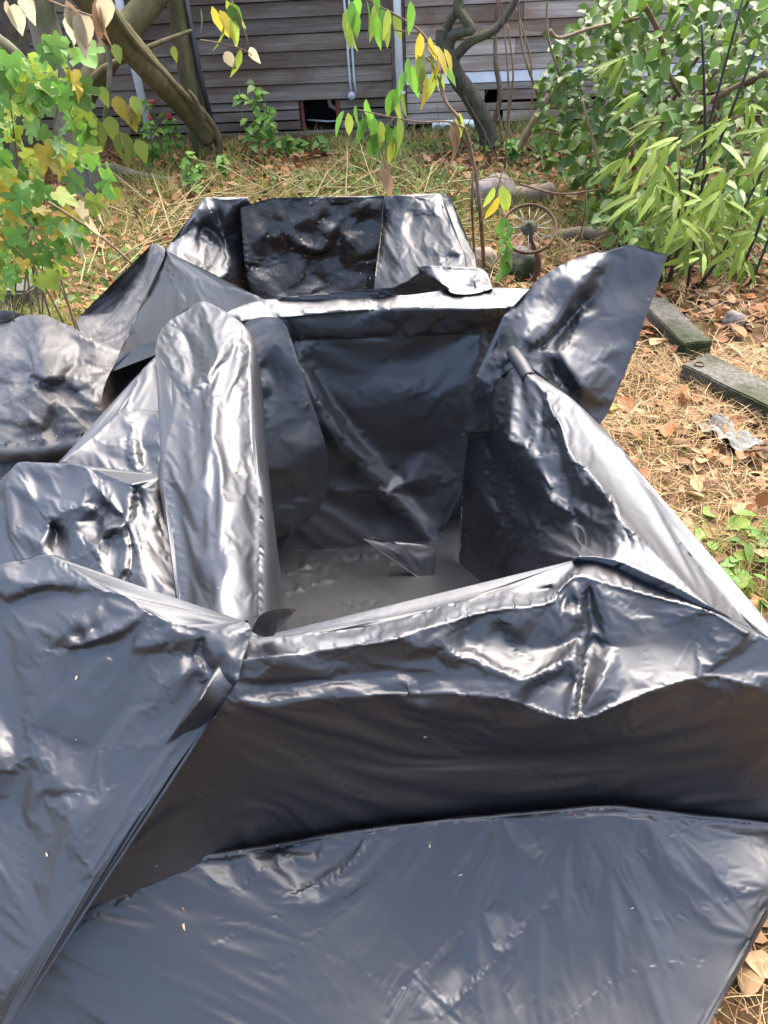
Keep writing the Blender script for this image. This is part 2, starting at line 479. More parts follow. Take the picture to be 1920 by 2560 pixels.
# ------------------------------------------------------------------ the draped films
# floor film inside the near bin
sheet('floor_liner', M_FILM, rscale=.7, fac=(3.0,.3,1.8), cloth=(.03,.05,.03), hot=[(820,1450,200)], mode='z', step=9, nb=30, nr=4, seed=3,
  label='dark crumpled black film lying on the bottom inside the near bin', 
  outline=[(460,1240,-.2),(760,1250,-.2),(930,1250,-.2),(1080,1250,-.2),(1250,1200,-.17),(1340,1330,-.08),(1420,1500,.07),(1420,1720,.28),(460,1740,.28),(420,1500,.07)],
  base=[(800,1450,.02),(1000,1480,.04),(1100,1400,-.05)],
  crease=[[(655,1450,0),(700,1470,25),(790,1438,40),(860,1425,30)],[(790,1438,40),(800,1500,25),(810,1580,10)],
          [(720,1415,30),(765,1388,55),(900,1365,50),(960,1366,35)],[(720,1418,-5),(800,1410,5),(905,1385,10),(990,1392,5)],
          [(905,1366,52),(950,1380,45),(990,1394,20)],[(700,1470,0),(690,1560,-15)],[(850,1520,10),(900,1500,25),(980,1530,0)],
          [(1150,1400,-10),(1210,1460,25),(1290,1540,0)]],
  relief=[(760,1480,-5),(900,1450,15),(950,1560,0),(1100,1480,-10),(730,1395,0),(830,1395,35)])
# hanging film on the far wall of the near bin, over the divider
sheet('divider_cover', M_FILM, fac=(.7,1.0,2), rscale=1.0, cloth=(.014,.05,.03), hot=[(1000,780,140),(1200,780,100),(730,1000,60)], mode='y', step=9, nb=30, nr=5, seed=5,
  label='broad dark black film hanging over the divider down the far wall of the near bin',
  outline=[(560,790,.69,'z'),(600,765,.69,'z'),(657,750,.69,'z'),(760,744,.69,'z'),(850,738,.69,'z'),(940,729,.69,'z'),(1030,726,.69,'z'),(1122,722,.69,'z'),(1228,719,.69,'z'),(1330,722,.69,'z'),
           (1340,760,2.16),(1300,830,2.12),(1262,900,2.10),(1240,1000,2.06),(1215,1090,2.03),(1180,1180,2.0),(1140,1260,1.97),(1105,1330,1.94),(1090,1368,1.9),(1000,1380,1.9),(900,1370,1.9),(700,1400,1.85),(600,1400,1.85),(560,1100,2.0),(560,900,2.1)],
  base=[(700,1000,2.06),(900,1000,2.08),(1100,1000,2.08),(900,1200,2.02),(700,1200,1.98),(1080,1200,2.02)],
  bcrease=[[(600,800,.685,'z'),(700,788,.69,'z'),(800,776,.692,'z'),(900,768,.692,'z'),(1000,765,.692,'z'),(1100,765,.69,'z'),(1200,768,.685,'z'),(1300,765,.68,'z')],
           [(600,880,2.14),(740,850,2.145),(900,840,2.15),(1060,835,2.15),(1180,832,2.14),(1262,828,2.13)]],
  crease=[[(706,800,0),(745,868,35),(790,980,48),(841,1078,55),(890,1140,55),(937,1198,50),(1010,1280,40),(1082,1357,20)],
          [(770,900,-10),(850,1020,-25),(920,1100,-30),(985,1180,-25),(1050,1270,-10)],
          [(817,1227,10),(880,1226,18),(952,1228,35),(986,1213,18),(1040,1206,10),(1082,1203,6),(1110,1215,0)],
          [(971,955,2),(1010,972,9),(1060,985,9),(1101,998,9),(1130,1030,6),(1150,1068,0)],
          [(960,900,-10),(1000,870,5),(1000,845,14)],
          # lip folds along the divider top
          [(690,772,8),(760,768,14),(850,758,16),(905,750,14),(925,742,18)],[(680,790,-8),(760,782,-10),(880,772,-10),(940,766,-12)],
          [(915,748,4),(925,775,22),(935,800,10)],[(965,752,10),(985,790,24),(1000,818,8),(1019,832,18)],[(1019,832,18),(1077,805,20),(1082,765,18),(1088,748,10)],
          [(840,812,4),(870,840,16),(900,862,4)],[(780,800,6),(800,830,12),(790,860,2)],
          [(1092,800,-12),(1140,815,10),(1165,838,-4)],[(1090,760,-6),(1180,745,14),(1290,735,10)],
          [(1205,770,10),(1205,850,14),(1190,940,20),(1180,1020,18)],[(1235,800,-10),(1225,870,-14),(1210,960,-8)],
          [(950,745,-6),(1010,738,12),(1080,742,14),(1100,735,4)],[(1100,728,10),(1180,731,-4),(1230,735,8)]],
  relief=[(900,950,-15),(1050,900,-12),(1100,1120,-15),(860,1180,5),(950,1290,-20),(1060,1130,-18),(800,1100,35),(980,790,-8),(1040,790,-6)],
  hems=[(0,9,[(0,.03,-.02),(0,.05,-.12),(0,.05,-.4)])])
sheet('corner_backing', M_FILM, mode='y', step=10, nb=20, nr=2, seed=6, cloth=(.01,.03,.03), fac=(1.0,1.3,2.0),  # added film: keeps the slot at the far corner dark
  label='black film added as a dark backing in the far corner behind the free edge of the hanging film',
  outline=[(1100,960,2.20),(1180,940,2.20),(1262,925,2.18),(1262,1050,2.14),(1250,1200,2.09),(1245,1330,2.04),(1235,1450,2.0),(1140,1450,2.0),(1060,1440,2.0),(1080,1200,2.12)])
# narrow curtain left of it
sheet('hanging_curtain', M_FILM, fac=(.8,1.4,2.4), rscale=1.0, cloth=(.010,.03,.03), hot=[(700,1280,90)], mode='y', step=9, nb=25, nr=4, seed=7,
  label='curtain of black film hanging beside the bright rolled rim inside the near bin',
  outline=[(590,830,2.06),(625,800,2.08),(665,792,2.08),(706,800,2.06),(745,909,2.0),(774,1020,1.95),(800,1070,1.93),(816,1120,1.91),(822,1184,1.89),(815,1235,1.87),(798,1271,1.86),(768,1305,1.84),(740,1329,1.82),(690,1370,1.8),(640,1420,1.75),(590,1420,1.7),(580,1200,1.8),(580,1000,1.9)],
  base=[(700,1000,1.96),(700,1200,1.84)],
  crease=[[(641,885,20),(651,951,35),(655,1060,12),(650,1160,10)],[(706,800,0),(690,860,18),(655,930,-10)],
          [(650,1112,30),(652,1200,-5)],[(700,1213,-14),(750,1235,-22),(795,1244,-4)],[(650,1270,10),(720,1262,-16),(798,1255,0)],
          [(640,1390,0),(700,1345,-12),(715,1322,10),(735,1325,12)],[(655,1000,6),(720,1003,9),(770,1010,3)],[(700,960,-4),(735,985,6)]],
  relief=[(720,900,8),(690,1080,18),(760,1120,22),(720,1180,18),(700,1300,6),(620,1000,-40),(620,1200,-45)])
# loose dark tongue at the foot of the far wall
sheet('loose_tongue', M_FILM, mode='y', step=7, nb=12, nr=2,
  label='small smooth tongue of black film lying at the foot of the far wall',
  outline=[(905,1346,1.73),(950,1352,1.725),(1010,1358,1.715),(1060,1362,1.71),(1090,1368,1.70),(1090,1400,1.675),(1084,1430,1.65),(1074,1446,1.635),(1053,1448,1.635),(1032,1434,1.65),(1012,1412,1.67),(992,1386,1.69),(960,1366,1.71)],
  relief=[(1050,1400,12),(1000,1372,8)])
# second, far bin: muddy back liner, side films
sheet('muddy_back_liner', M_LINER, rscale=1.0, fac=(1.8,1.3,1.3), cloth=(.03,.05,.03), hot=[(800,580,210)], mode='y', step=6, nb=14, nr=2, seed=11,
  label='mud-stained crumpled black liner on the back wall of the far bin',
  outline=[(600,520,3.30),(628,512,3.30),(650,502,3.30),(683,495,3.30),(730,497,3.30),(768,495,3.30),(777,510,3.29),(795,500,3.29),(813,492,3.29),(830,504,3.28),(847,509,3.28),(880,500,3.27),(919,492,3.26),(975,490,3.26),(1000,500,3.26),(985,620,3.2),(965,730,3.15),(940,790,3.1),(660,800,3.12),(620,700,3.18)],
  bcrease=[[(640,668,3.22),(700,655,3.23),(760,640,3.22),(840,655,3.22),(900,652,3.21),(950,648,3.20)]],
  crease=[[(683,497,10),(700,540,25),(668,600,-10)],[(628,560,0),(668,600,40),(720,570,20),(760,550,35),(770,510,15)],[(813,494,25),(790,540,30),(785,590,-20),(820,575,30),(830,600,10)],
          [(847,512,-20),(860,545,15),(850,600,-15),(853,690,5)],[(919,494,25),(900,520,30),(880,545,-10),(945,520,15)],[(740,610,40),(800,630,45),(810,645,-10),(725,625,-15),(740,610,40)],
          [(870,600,40),(890,585,20),(945,600,10)],[(852,625,10),(900,640,45),(940,610,25)],[(633,650,0),(700,640,-20),(720,620,-5)],[(785,690,-10),(790,740,0)],[(845,660,10),(848,730,10)],[(900,680,0),(915,700,20),(935,730,5)]],
  relief=[(650,540,-15),(720,530,0),(800,560,-20),(900,560,-15),(690,620,-20),(760,590,-10),(700,700,0),(820,690,12),(920,540,-10)],
  hems=[(1,13,[(0,.03,-.02),(0,.05,-.1),(0,.06,-.45)])])
sheet('far_bin_edge_film', M_FILM, rscale=1.0, fac=(1.2,1.2,2.2), cloth=(.025,.05,.03), hot=[(500,600,110)], mode='z', step=6, nb=10, nr=2, seed=13,
  label='shiny black film folded over the side rim of the far bin beside the weathered tarp',
  outline=[(418,622,.55),(435,598,.56),(455,588,.575),(468,577,.585),(480,560,.61),(485,543,.64),(495,522,.665),(504,503,.68),(515,494,.69),(540,497,.69),(561,499,.69),(590,497,.69),(618,492,.69),(627,509,.67),(631,560,.56),(634,631,.44),(645,690,.34),(655,745,.25),(600,790,.2),(545,760,.3),(500,730,.42),(440,700,.5),(420,665,.52)],
  crease=[[(515,496,10),(535,540,40),(557,589,30)],[(522,500,-10),(545,545,-30),(562,590,-5)],[(618,494,20),(590,515,35),(562,538,45),(567,648,50),(582,716,40),(590,770,20)],[(485,551,30),(520,568,-25),(561,612,-15)],
          [(468,579,20),(510,590,45),(545,610,35),(565,640,20)],[(422,640,0),(450,650,40),(478,662,45),(470,680,0)],[(455,655,-35),(470,660,-10),(478,680,20)],[(500,585,-20),(510,620,35),(525,690,25),(540,720,0)],[(600,520,10),(605,600,-10),(610,700,-10)]],
  relief=[(590,600,0),(620,600,-10),(490,640,10),(440,620,15),(545,660,10),(580,505,0)],
  hems=[(0,13,[(-.02,.03,-.02),(-.05,.06,-.1),(-.08,.1,-.5)])])
sheet('crumpled_corner_film', M_FILM2, rscale=1.0, fac=(2.8,.9,1.5), cloth=(.03,.05,.03), hot=[(1050,580,120)], mode='z', step=6, nb=10, nr=2, seed=17,
  label='crumpled silvery black film on the right rim of the far bin beside the sapling',
  outline=[(960,492,.67),(990,488,.69),(1040,492,.69),(1075,497,.69),(1088,487,.70),(1103,483,.70),(1107,516,.68),(1120,545,.67),(1141,598,.66),(1156,622,.66),(1161,651,.65),(1165,672,.65),(1120,690,.64),(1050,700,.60),(1000,720,.55),(960,745,.5),(935,745,.45),(938,690,.48),(948,627,.52),(955,560,.58)],
  crease=[[(975,492,25),(966,560,-10),(990,600,15),(987,650,30)],[(1040,494,20),(1010,540,35),(994,655,35)],[(1040,494,20),(1035,540,-30),(1060,540,30),(1090,515,35),(1103,485,0)],
          [(1050,520,35),(1040,535,40),(1070,538,-10)],[(1107,518,10),(1060,580,45),(1015,630,10),(987,690,35)],[(1075,610,45),(1110,600,20),(1141,600,30)],[(1069,612,45),(1080,640,-15),(1110,620,35),(1150,632,50),(1125,600,20)],[(1100,660,10),(1130,640,-30),(1160,655,10)],
          [(945,640,-10),(980,660,-30),(994,655,35)]],
  relief=[(1000,520,-10),(1060,560,10),(1020,590,-15),(1040,650,-10),(1100,560,20),(960,690,-15)],
  hems=[(0,11,[(.01,.03,-.02),(.03,.05,-.1),(.05,.08,-.5)])])
sheet('matt_black_edge', M_LINER, mode='y', step=6, nb=4, nr=2, seed=19,
  label='strip of dull black film standing up behind the crumpled corner of the far bin',
  outline=[(1098,490,3.27),(1105,482,3.28),(1127,497,3.22),(1138,525,3.16),(1146,555,3.08),(1165,595,2.95),(1185,632,2.82),(1192,680,2.7),(1150,690,2.7),(1135,600,2.95),(1105,520,3.2)])
# narrow folds on the divider, far side
sheet('divider_far_fold', M_FILM2, mode='z', step=6, nb=8, nr=2, seed=23,
  label='pale folded strip of film along the divider between the two bins',
  outline=[(640,752,.66),(700,744,.70),(800,735,.71),(880,728,.71),(939,724,.715),(985,719,.72),(1000,728,.70),(960,742,.69),(860,752,.685),(760,760,.68),(660,768,.66)],
  crease=[[(650,758,5),(760,750,14),(880,742,10),(970,732,6)]],
  hems=[(0,5,[(0,.02,-.02),(0,.03,-.1),(0,.03,-.3)])])
sheet('turned_flap', M_LINER, mode='z', step=6, nb=4, nr=2, seed=29,
  label='dull triangular flap of film turned over on the divider',
  outline=[(963,734,.73),(985,718,.75),(1015,705,.78),(1040,690,.80),(1053,680,.815),(1075,690,.80),(1100,705,.775),(1125,722,.75),(1060,733,.735),(1000,738,.725)])
sheet('divider_shiny_cap', M_FILM, rscale=0.8, cloth=(.03,.05,.03), hot=[(1140,700,90)], mode='z', step=6, nb=8, nr=2, seed=31,
  label='shiny pale cap of film wrapping the end of the divider near the rusty wheel',
  outline=[(1040,668,.70),(1070,664,.73),(1122,668,.74),(1165,668,.735),(1209,675,.73),(1222,695,.72),(1230,722,.70),(1180,735,.695),(1130,732,.70),(1110,715,.715),(1080,690,.715)],
  crease=[[(1050,672,0),(1090,690,25),(1110,715,10)],[(1122,670,10),(1150,690,-10),(1185,700,20),(1187,722,5)],[(1060,668,20),(1120,685,-10),(1140,730,10)],[(1209,676,20),(1190,690,25),(1187,722,5)]],
  hems=[(0,6,[(.01,.03,-.02),(.02,.05,-.1),(.04,.07,-.5)])])
# smooth blue-grey slope outside, left of the divider
sheet('smooth_slope_film', M_FILM, fac=(.5,.8,2), cloth=(.006,.02,.03), mode='z', step=8, nb=18, nr=3, seed=37,
  label='smooth blue-grey film sloping down from the divider over the weathered tarp',
  outline=[(418,628,.56),(430,655,.57),(480,690,.59),(545,706,.62),(600,722,.655),(640,738,.68),(662,750,.685),(640,775,.67),(600,800,.64),(540,830,.6),(470,850,.54),(420,855,.49),(390,853,.47),(360,860,.44),(337,872,.41),(312,888,.39),(293,908,.37),(278,930,.34),(290,900,.33),(305,870,.33),(330,810,.38),(355,765,.42),(371,737,.44),(395,685,.49),(413,640,.54)],
  crease=[[(418,630,0),(424,688,40),(445,730,48),(473,768,40),(500,800,20)],[(430,684,-5),(452,728,-10),(480,766,-10)],[(424,688,40),(480,700,20),(560,715,15),(640,740,10)],[(640,742,10),(650,748,0)]],
  relief=[(540,760,5),(440,800,25),(350,850,15),(400,780,22)],
  hems=[(21,25,[(-.01,0,-.02),(0,.02,-.06)])])
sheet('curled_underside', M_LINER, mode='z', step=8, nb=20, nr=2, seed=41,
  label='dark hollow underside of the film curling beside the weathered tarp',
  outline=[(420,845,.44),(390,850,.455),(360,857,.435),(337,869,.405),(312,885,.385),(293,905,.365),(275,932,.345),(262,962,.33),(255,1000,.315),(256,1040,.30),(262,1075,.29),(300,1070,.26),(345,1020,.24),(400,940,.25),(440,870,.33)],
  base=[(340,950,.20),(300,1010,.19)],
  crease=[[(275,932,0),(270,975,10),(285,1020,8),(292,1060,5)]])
# weathered tarp heaped on the left
sheet('weathered_tarp', M_OLD, rscale=1.0, fac=(3.2,.5,1.5), cloth=(.04,.05,.03), hot=[(120,920,170),(90,1050,120)], mode='z', step=8, nb=14, nr=2, seed=43,
  label='weathered grey tarp heaped on the ground beside the bins, stained with mud', cat='tarp',
  outline=[(-80,830,.30),(0,823,.31),(38,795,.34),(63,788,.36),(114,788,.37),(150,805,.36),(177,821,.35),(236,851,.33),(304,880,.30),(340,905,.26),(330,960,.22),(280,1040,.18),(255,1062,.16),(202,1085,.15),(111,1106,.14),(0,1112,.14),(-80,1115,.14)],
  base=[(110,900,.36),(30,900,.32),(200,950,.29),(60,1030,.24),(180,1040,.2)],
  crease=[[(80,792,20),(90,850,45),(103,941,60),(60,905,10)],[(103,941,60),(150,936,40),(155,940,-15),(185,935,20),(250,960,35),(300,950,20)],[(50,915,-20),(103,945,-20),(150,955,-35),(230,985,0)],[(150,945,5),(200,975,45),(240,1000,35),(250,985,20)],
          [(20,875,40),(25,920,10),(27,990,45)],[(27,990,45),(70,970,50),(110,1000,35),(150,1015,15),(250,1020,25)],[(27,992,45),(60,1040,10),(111,1104,10)],[(70,975,30),(90,1050,35),(108,1100,10)],[(160,880,20),(190,905,-10),(150,935,10)],[(236,853,15),(220,890,25),(185,930,10)],[(150,1015,-10),(165,1060,25),(190,1080,5)],[(0,1005,10),(27,992,45)],[(-80,930,0),(0,860,30),(38,798,10)]],
  relief=[(130,850,25),(60,850,-10),(200,1010,-10),(40,960,-25),(130,1060,5),(40,1080,-5),(280,920,10)],
  hems=[(13,16,[(0,-.03,-.02),(0,-.02,-.06),(0,.06,-.13)])])
sheet('tarp_tail', M_OLD, rscale=0.9, fac=(1.8,.9,1.8), cloth=(.03,.05,.03), hot=[(330,740,140)], mode='z', step=7, nb=12, nr=2, seed=47,
  label='mud-streaked tail of the weathered tarp trailing along the side of the bins', cat='tarp',
  outline=[(165,835,.05),(185,805,.07),(202,790,.10),(240,783,.11),(278,779,.13),(292,760,.16),(304,737,.19),(338,686,.28),(360,645,.36),(380,610,.43),(398,612,.44),(411,621,.44),(420,660,.42),(400,740,.36),(370,800,.30),(330,880,.24),(260,890,.2)],
  crease=[[(390,612,15),(370,660,20),(330,740,10),(310,800,5),(300,870,10)],[(300,770,-10),(345,690,-15),(385,625,-5)],[(230,800,20),(290,815,35),(320,840,10)],[(215,840,10),(250,830,30),(262,800,5)],[(360,740,15),(330,780,-10),(290,850,15)]],
  relief=[(250,860,15),(370,700,5)],
  hems=[(0,11,[(-.01,.02,-.02),(-.02,.03,-.05),(0,.05,-.4)])])
sheet('tarp_fold', M_OLD, fac=(1.8,.3,1.5), mode='z', step=7, nb=8, nr=2, seed=53,
  label='dark folded corner of tarp against the mossy concrete block', cat='tarp',
  outline=[(-80,790,.24),(-40,778,.26),(0,775,.27),(30,778,.27),(63,787,.27),(60,810,.2),(0,850,.14),(-80,860,.12)],
  crease=[[(-40,800,10),(10,800,-25),(60,790,10)]])
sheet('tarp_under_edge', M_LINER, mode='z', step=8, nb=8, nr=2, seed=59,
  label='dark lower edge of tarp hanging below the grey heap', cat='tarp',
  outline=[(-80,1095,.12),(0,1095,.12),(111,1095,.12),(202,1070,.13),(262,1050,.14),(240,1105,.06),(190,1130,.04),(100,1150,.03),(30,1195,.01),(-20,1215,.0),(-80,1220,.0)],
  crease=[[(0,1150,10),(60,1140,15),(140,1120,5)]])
# left: rolled rim and crumpled overhang
sheet('side_strip_film', M_FILM, rscale=.8, fac=(.6,1.2,1.8), cloth=(.004,.04,.03), hot=[(360,1100,90),(400,880,60)], mode='z', step=8, nb=12, nr=2, seed=60,
  label='silvery strip of film outside the rolled rim, beside the dark hollow curl',
  outline=[(120,1190,.555),(152,1155,.58),(200,1118,.59),(250,1075,.595),(300,1028,.60),(316,1012,.605),(330,975,.61),(345,945,.615),(352,928,.62),(375,905,.63),(386,896,.635),(400,880,.63),(440,900,.62),(470,960,.61),(480,1050,.59),(470,1200,.56),(440,1260,.53),(330,1260,.53),(200,1230,.52),(130,1215,.53)],
  base=[(330,1130,.59),(400,1050,.61),(260,1120,.585)],
  crease=[[(313,1018,10),(322,1045,30),(328,1066,35),(333,1143,35),(345,1165,10),(393,1186,25)],[(345,1040,5),(350,1090,-18),(358,1150,-25),(390,1178,5)],[(308,1016,0),(360,1016,10),(432,1013,12)],[(432,1013,20),(438,990,28),(428,950,25),(410,905,15),(386,898,0)],[(393,1186,25),(412,1110,25),(428,1040,22),(432,1013,20)],[(316,1080,-5),(320,1150,-12),(330,1205,10)],[(240,1100,0),(290,1110,14),(330,1090,10)],[(390,915,5),(405,960,18),(400,1010,8)]],
  relief=[(370,1100,10),(280,1160,-5),(390,1110,14),(360,970,8),(250,1150,0)],
  hems=[(1,11,[(-.01,.03,-.02),(-.02,.04,-.1),(-.04,.06,-.5)])])
sheet('crumpled_side_film', M_FILM, rscale=1.0, fac=(.75,1.0,1.5), cloth=(.006,.045,.03), hot=[(150,1290,130),(280,1290,90),(300,1400,90)], mode='z', step=7, nb=12, nr=2, seed=61,
  label='crumpled silvery film spilling outward between the rolled rim and the front flap',
  outline=[(-90,1300,.50),(-40,1270,.53),(0,1255,.56),(12,1215,.59),(25,1180,.605),(45,1157,.615),(95,1157,.62),(150,1158,.622),(207,1163,.63),(250,1178,.635),(290,1195,.64),(333,1211,.645),(350,1216,.635),(375,1212,.625),(402,1190,.615),(430,1195,.58),(470,1250,.55),(490,1400,.55),(500,1620,.55),(300,1600,.53),(200,1540,.52),(0,1500,.47),(-90,1490,.44)],
  base=[(150,1260,.595),(250,1400,.565),(370,1300,.585),(60,1350,.55),(400,1450,.57),(340,1400,.575)],
  crease=[[(45,1158,0),(110,1166,12),(207,1164,14),(250,1215,30),(289,1264,38),(316,1303,30)],[(207,1164,14),(240,1190,-8),(280,1235,0),(310,1285,5),(318,1303,30)],[(212,1250,20),(260,1262,-22),(300,1292,-26),(316,1305,28)],[(333,1211,10),(328,1250,18),(318,1303,30)],[(340,1214,-20),(345,1260,-22),(330,1300,5)],
          [(316,1305,30),(337,1375,22),(352,1440,10),(371,1500,5)],[(316,1305,30),(299,1311,40),(262,1318,40),(236,1337,22),(229,1353,30)],[(316,1310,-5),(330,1370,-22),(340,1385,10)],[(240,1340,-25),(290,1325,0),(313,1357,18)],[(299,1311,40),(313,1340,25),(318,1375,5)],
          [(58,1400,0),(75,1350,35),(101,1298,40),(82,1260,15),(63,1225,30),(45,1160,0)],[(101,1298,40),(125,1272,48),(154,1259,50),(212,1250,48),(235,1290,-22),(231,1341,-26)],[(111,1305,-22),(118,1340,-25),(105,1385,15),(135,1392,5)],[(229,1353,35),(170,1380,0),(140,1390,-10)],[(229,1353,35),(236,1440,15),(232,1490,0)],[(229,1353,35),(200,1420,5),(175,1460,0)],[(160,1300,20),(190,1325,-8),(229,1353,35)],[(180,1330,10),(215,1375,15),(225,1390,5)],
          [(333,1211,10),(386,1220,8),(400,1200,4)],[(390,1300,10),(400,1330,-15),(420,1400,-5)],[(350,1270,-5),(385,1280,12),(400,1320,-10)],[(345,1340,0),(350,1375,15),(360,1340,-5)],[(270,1440,10),(310,1405,28),(320,1425,20),(290,1480,0)],[(325,1375,-10),(315,1420,-15),(295,1440,0)]],
  relief=[(150,1210,8),(80,1200,-5),(170,1290,18),(270,1230,16),(350,1250,-12),(280,1380,-5),(380,1420,0),(60,1300,-10),(30,1330,10),(180,1420,-15),(280,1345,10)],
  hems=[(1,14,[(-.01,.025,-.02),(-.02,.035,-.1),(-.04,.05,-.4)])])
sheet('rolled_rim_film', M_FILM, rscale=.9, fac=(.45,1.45,3.0), cloth=(.002,.04,.04), hot=[(440,850,70),(540,830,50)], mode='z', step=8, nb=20, nr=2, seed=62,
  label='long silvery roll of film along the near bin rim, mounded at one end',
  outline=[(388,870,.64),(395,835,.645),(405,815,.65),(425,800,.66),(460,778,.67),(504,753,.685),(545,768,.69),(580,790,.69),(612,816,.685),(622,870,.665),(620,931,.655),(625,1040,.65),(632,1144,.645),(642,1190,.64),(650,1240,.64),(652,1330,.64),(650,1420,.64),(648,1500,.64),(646,1600,.64),(640,1660,.62),(470,1660,.57),(454,1580,.60),(451,1500,.605),(444,1430,.61),(434,1351,.615),(418,1260,.622),(403,1180,.63),(408,1130,.64),(420,1080,.645),(432,1030,.65),(437,1000,.652),(435,975,.65),(425,945,.645),(410,910,.64),(398,895,.64)],
  base=[(530,950,.712),(525,1100,.712),(530,1250,.712),(542,1400,.708),(548,1540,.70),(470,1100,.695),(470,1250,.685),(490,1400,.685),(495,1540,.675),(590,1100,.70),(600,1250,.70),(605,1400,.70),(605,1540,.69),(540,850,.71)],
  crease=[[(612,817,0),(560,885,42),(520,925,46),(473,965,45)],[(604,850,-12),(545,912,-12),(505,955,-5),(482,975,5)],[(473,965,45),(450,968,30),(437,975,10)],[(545,769,0),(575,795,25),(612,817,0)],[(425,801,0),(463,835,-30),(478,870,-42),(482,893,-42),(476,935,-15),(470,963,42)],[(420,803,10),(455,815,28),(485,838,22),(502,870,12),(500,920,5)],
          [(400,838,10),(439,830,30),(447,860,-15),(458,912,35)],[(405,840,-10),(420,883,25),(434,941,30)],[(420,883,25),(445,900,-25),(458,912,35)],[(458,912,35),(440,935,-10),(430,955,10)],[(504,755,0),(520,790,22),(470,800,15)],[(598,840,22),(593,905,24),(600,1000,14)],[(440,1010,0),(470,1000,14),(510,1003,8),(540,990,0)],[(445,1060,4),(480,1050,12),(520,1058,4)]],
  relief=[(510,850,20),(560,830,15),(500,1200,6),(560,1200,5),(530,1200,-6),(500,1400,6),(535,1400,-7),(575,1400,6),(520,1000,-3),(530,1100,-8)],
  hems=[(8,19,[(.015,0,-.02),(.02,0,-.07),(.0,0,-.45)]),(20,31,[(-.012,0,-.015),(-.01,.005,-.04),(.02,.01,-.10)]),(0,7,[(0,.03,-.02),(0,.05,-.1),(0,.06,-.4)])])
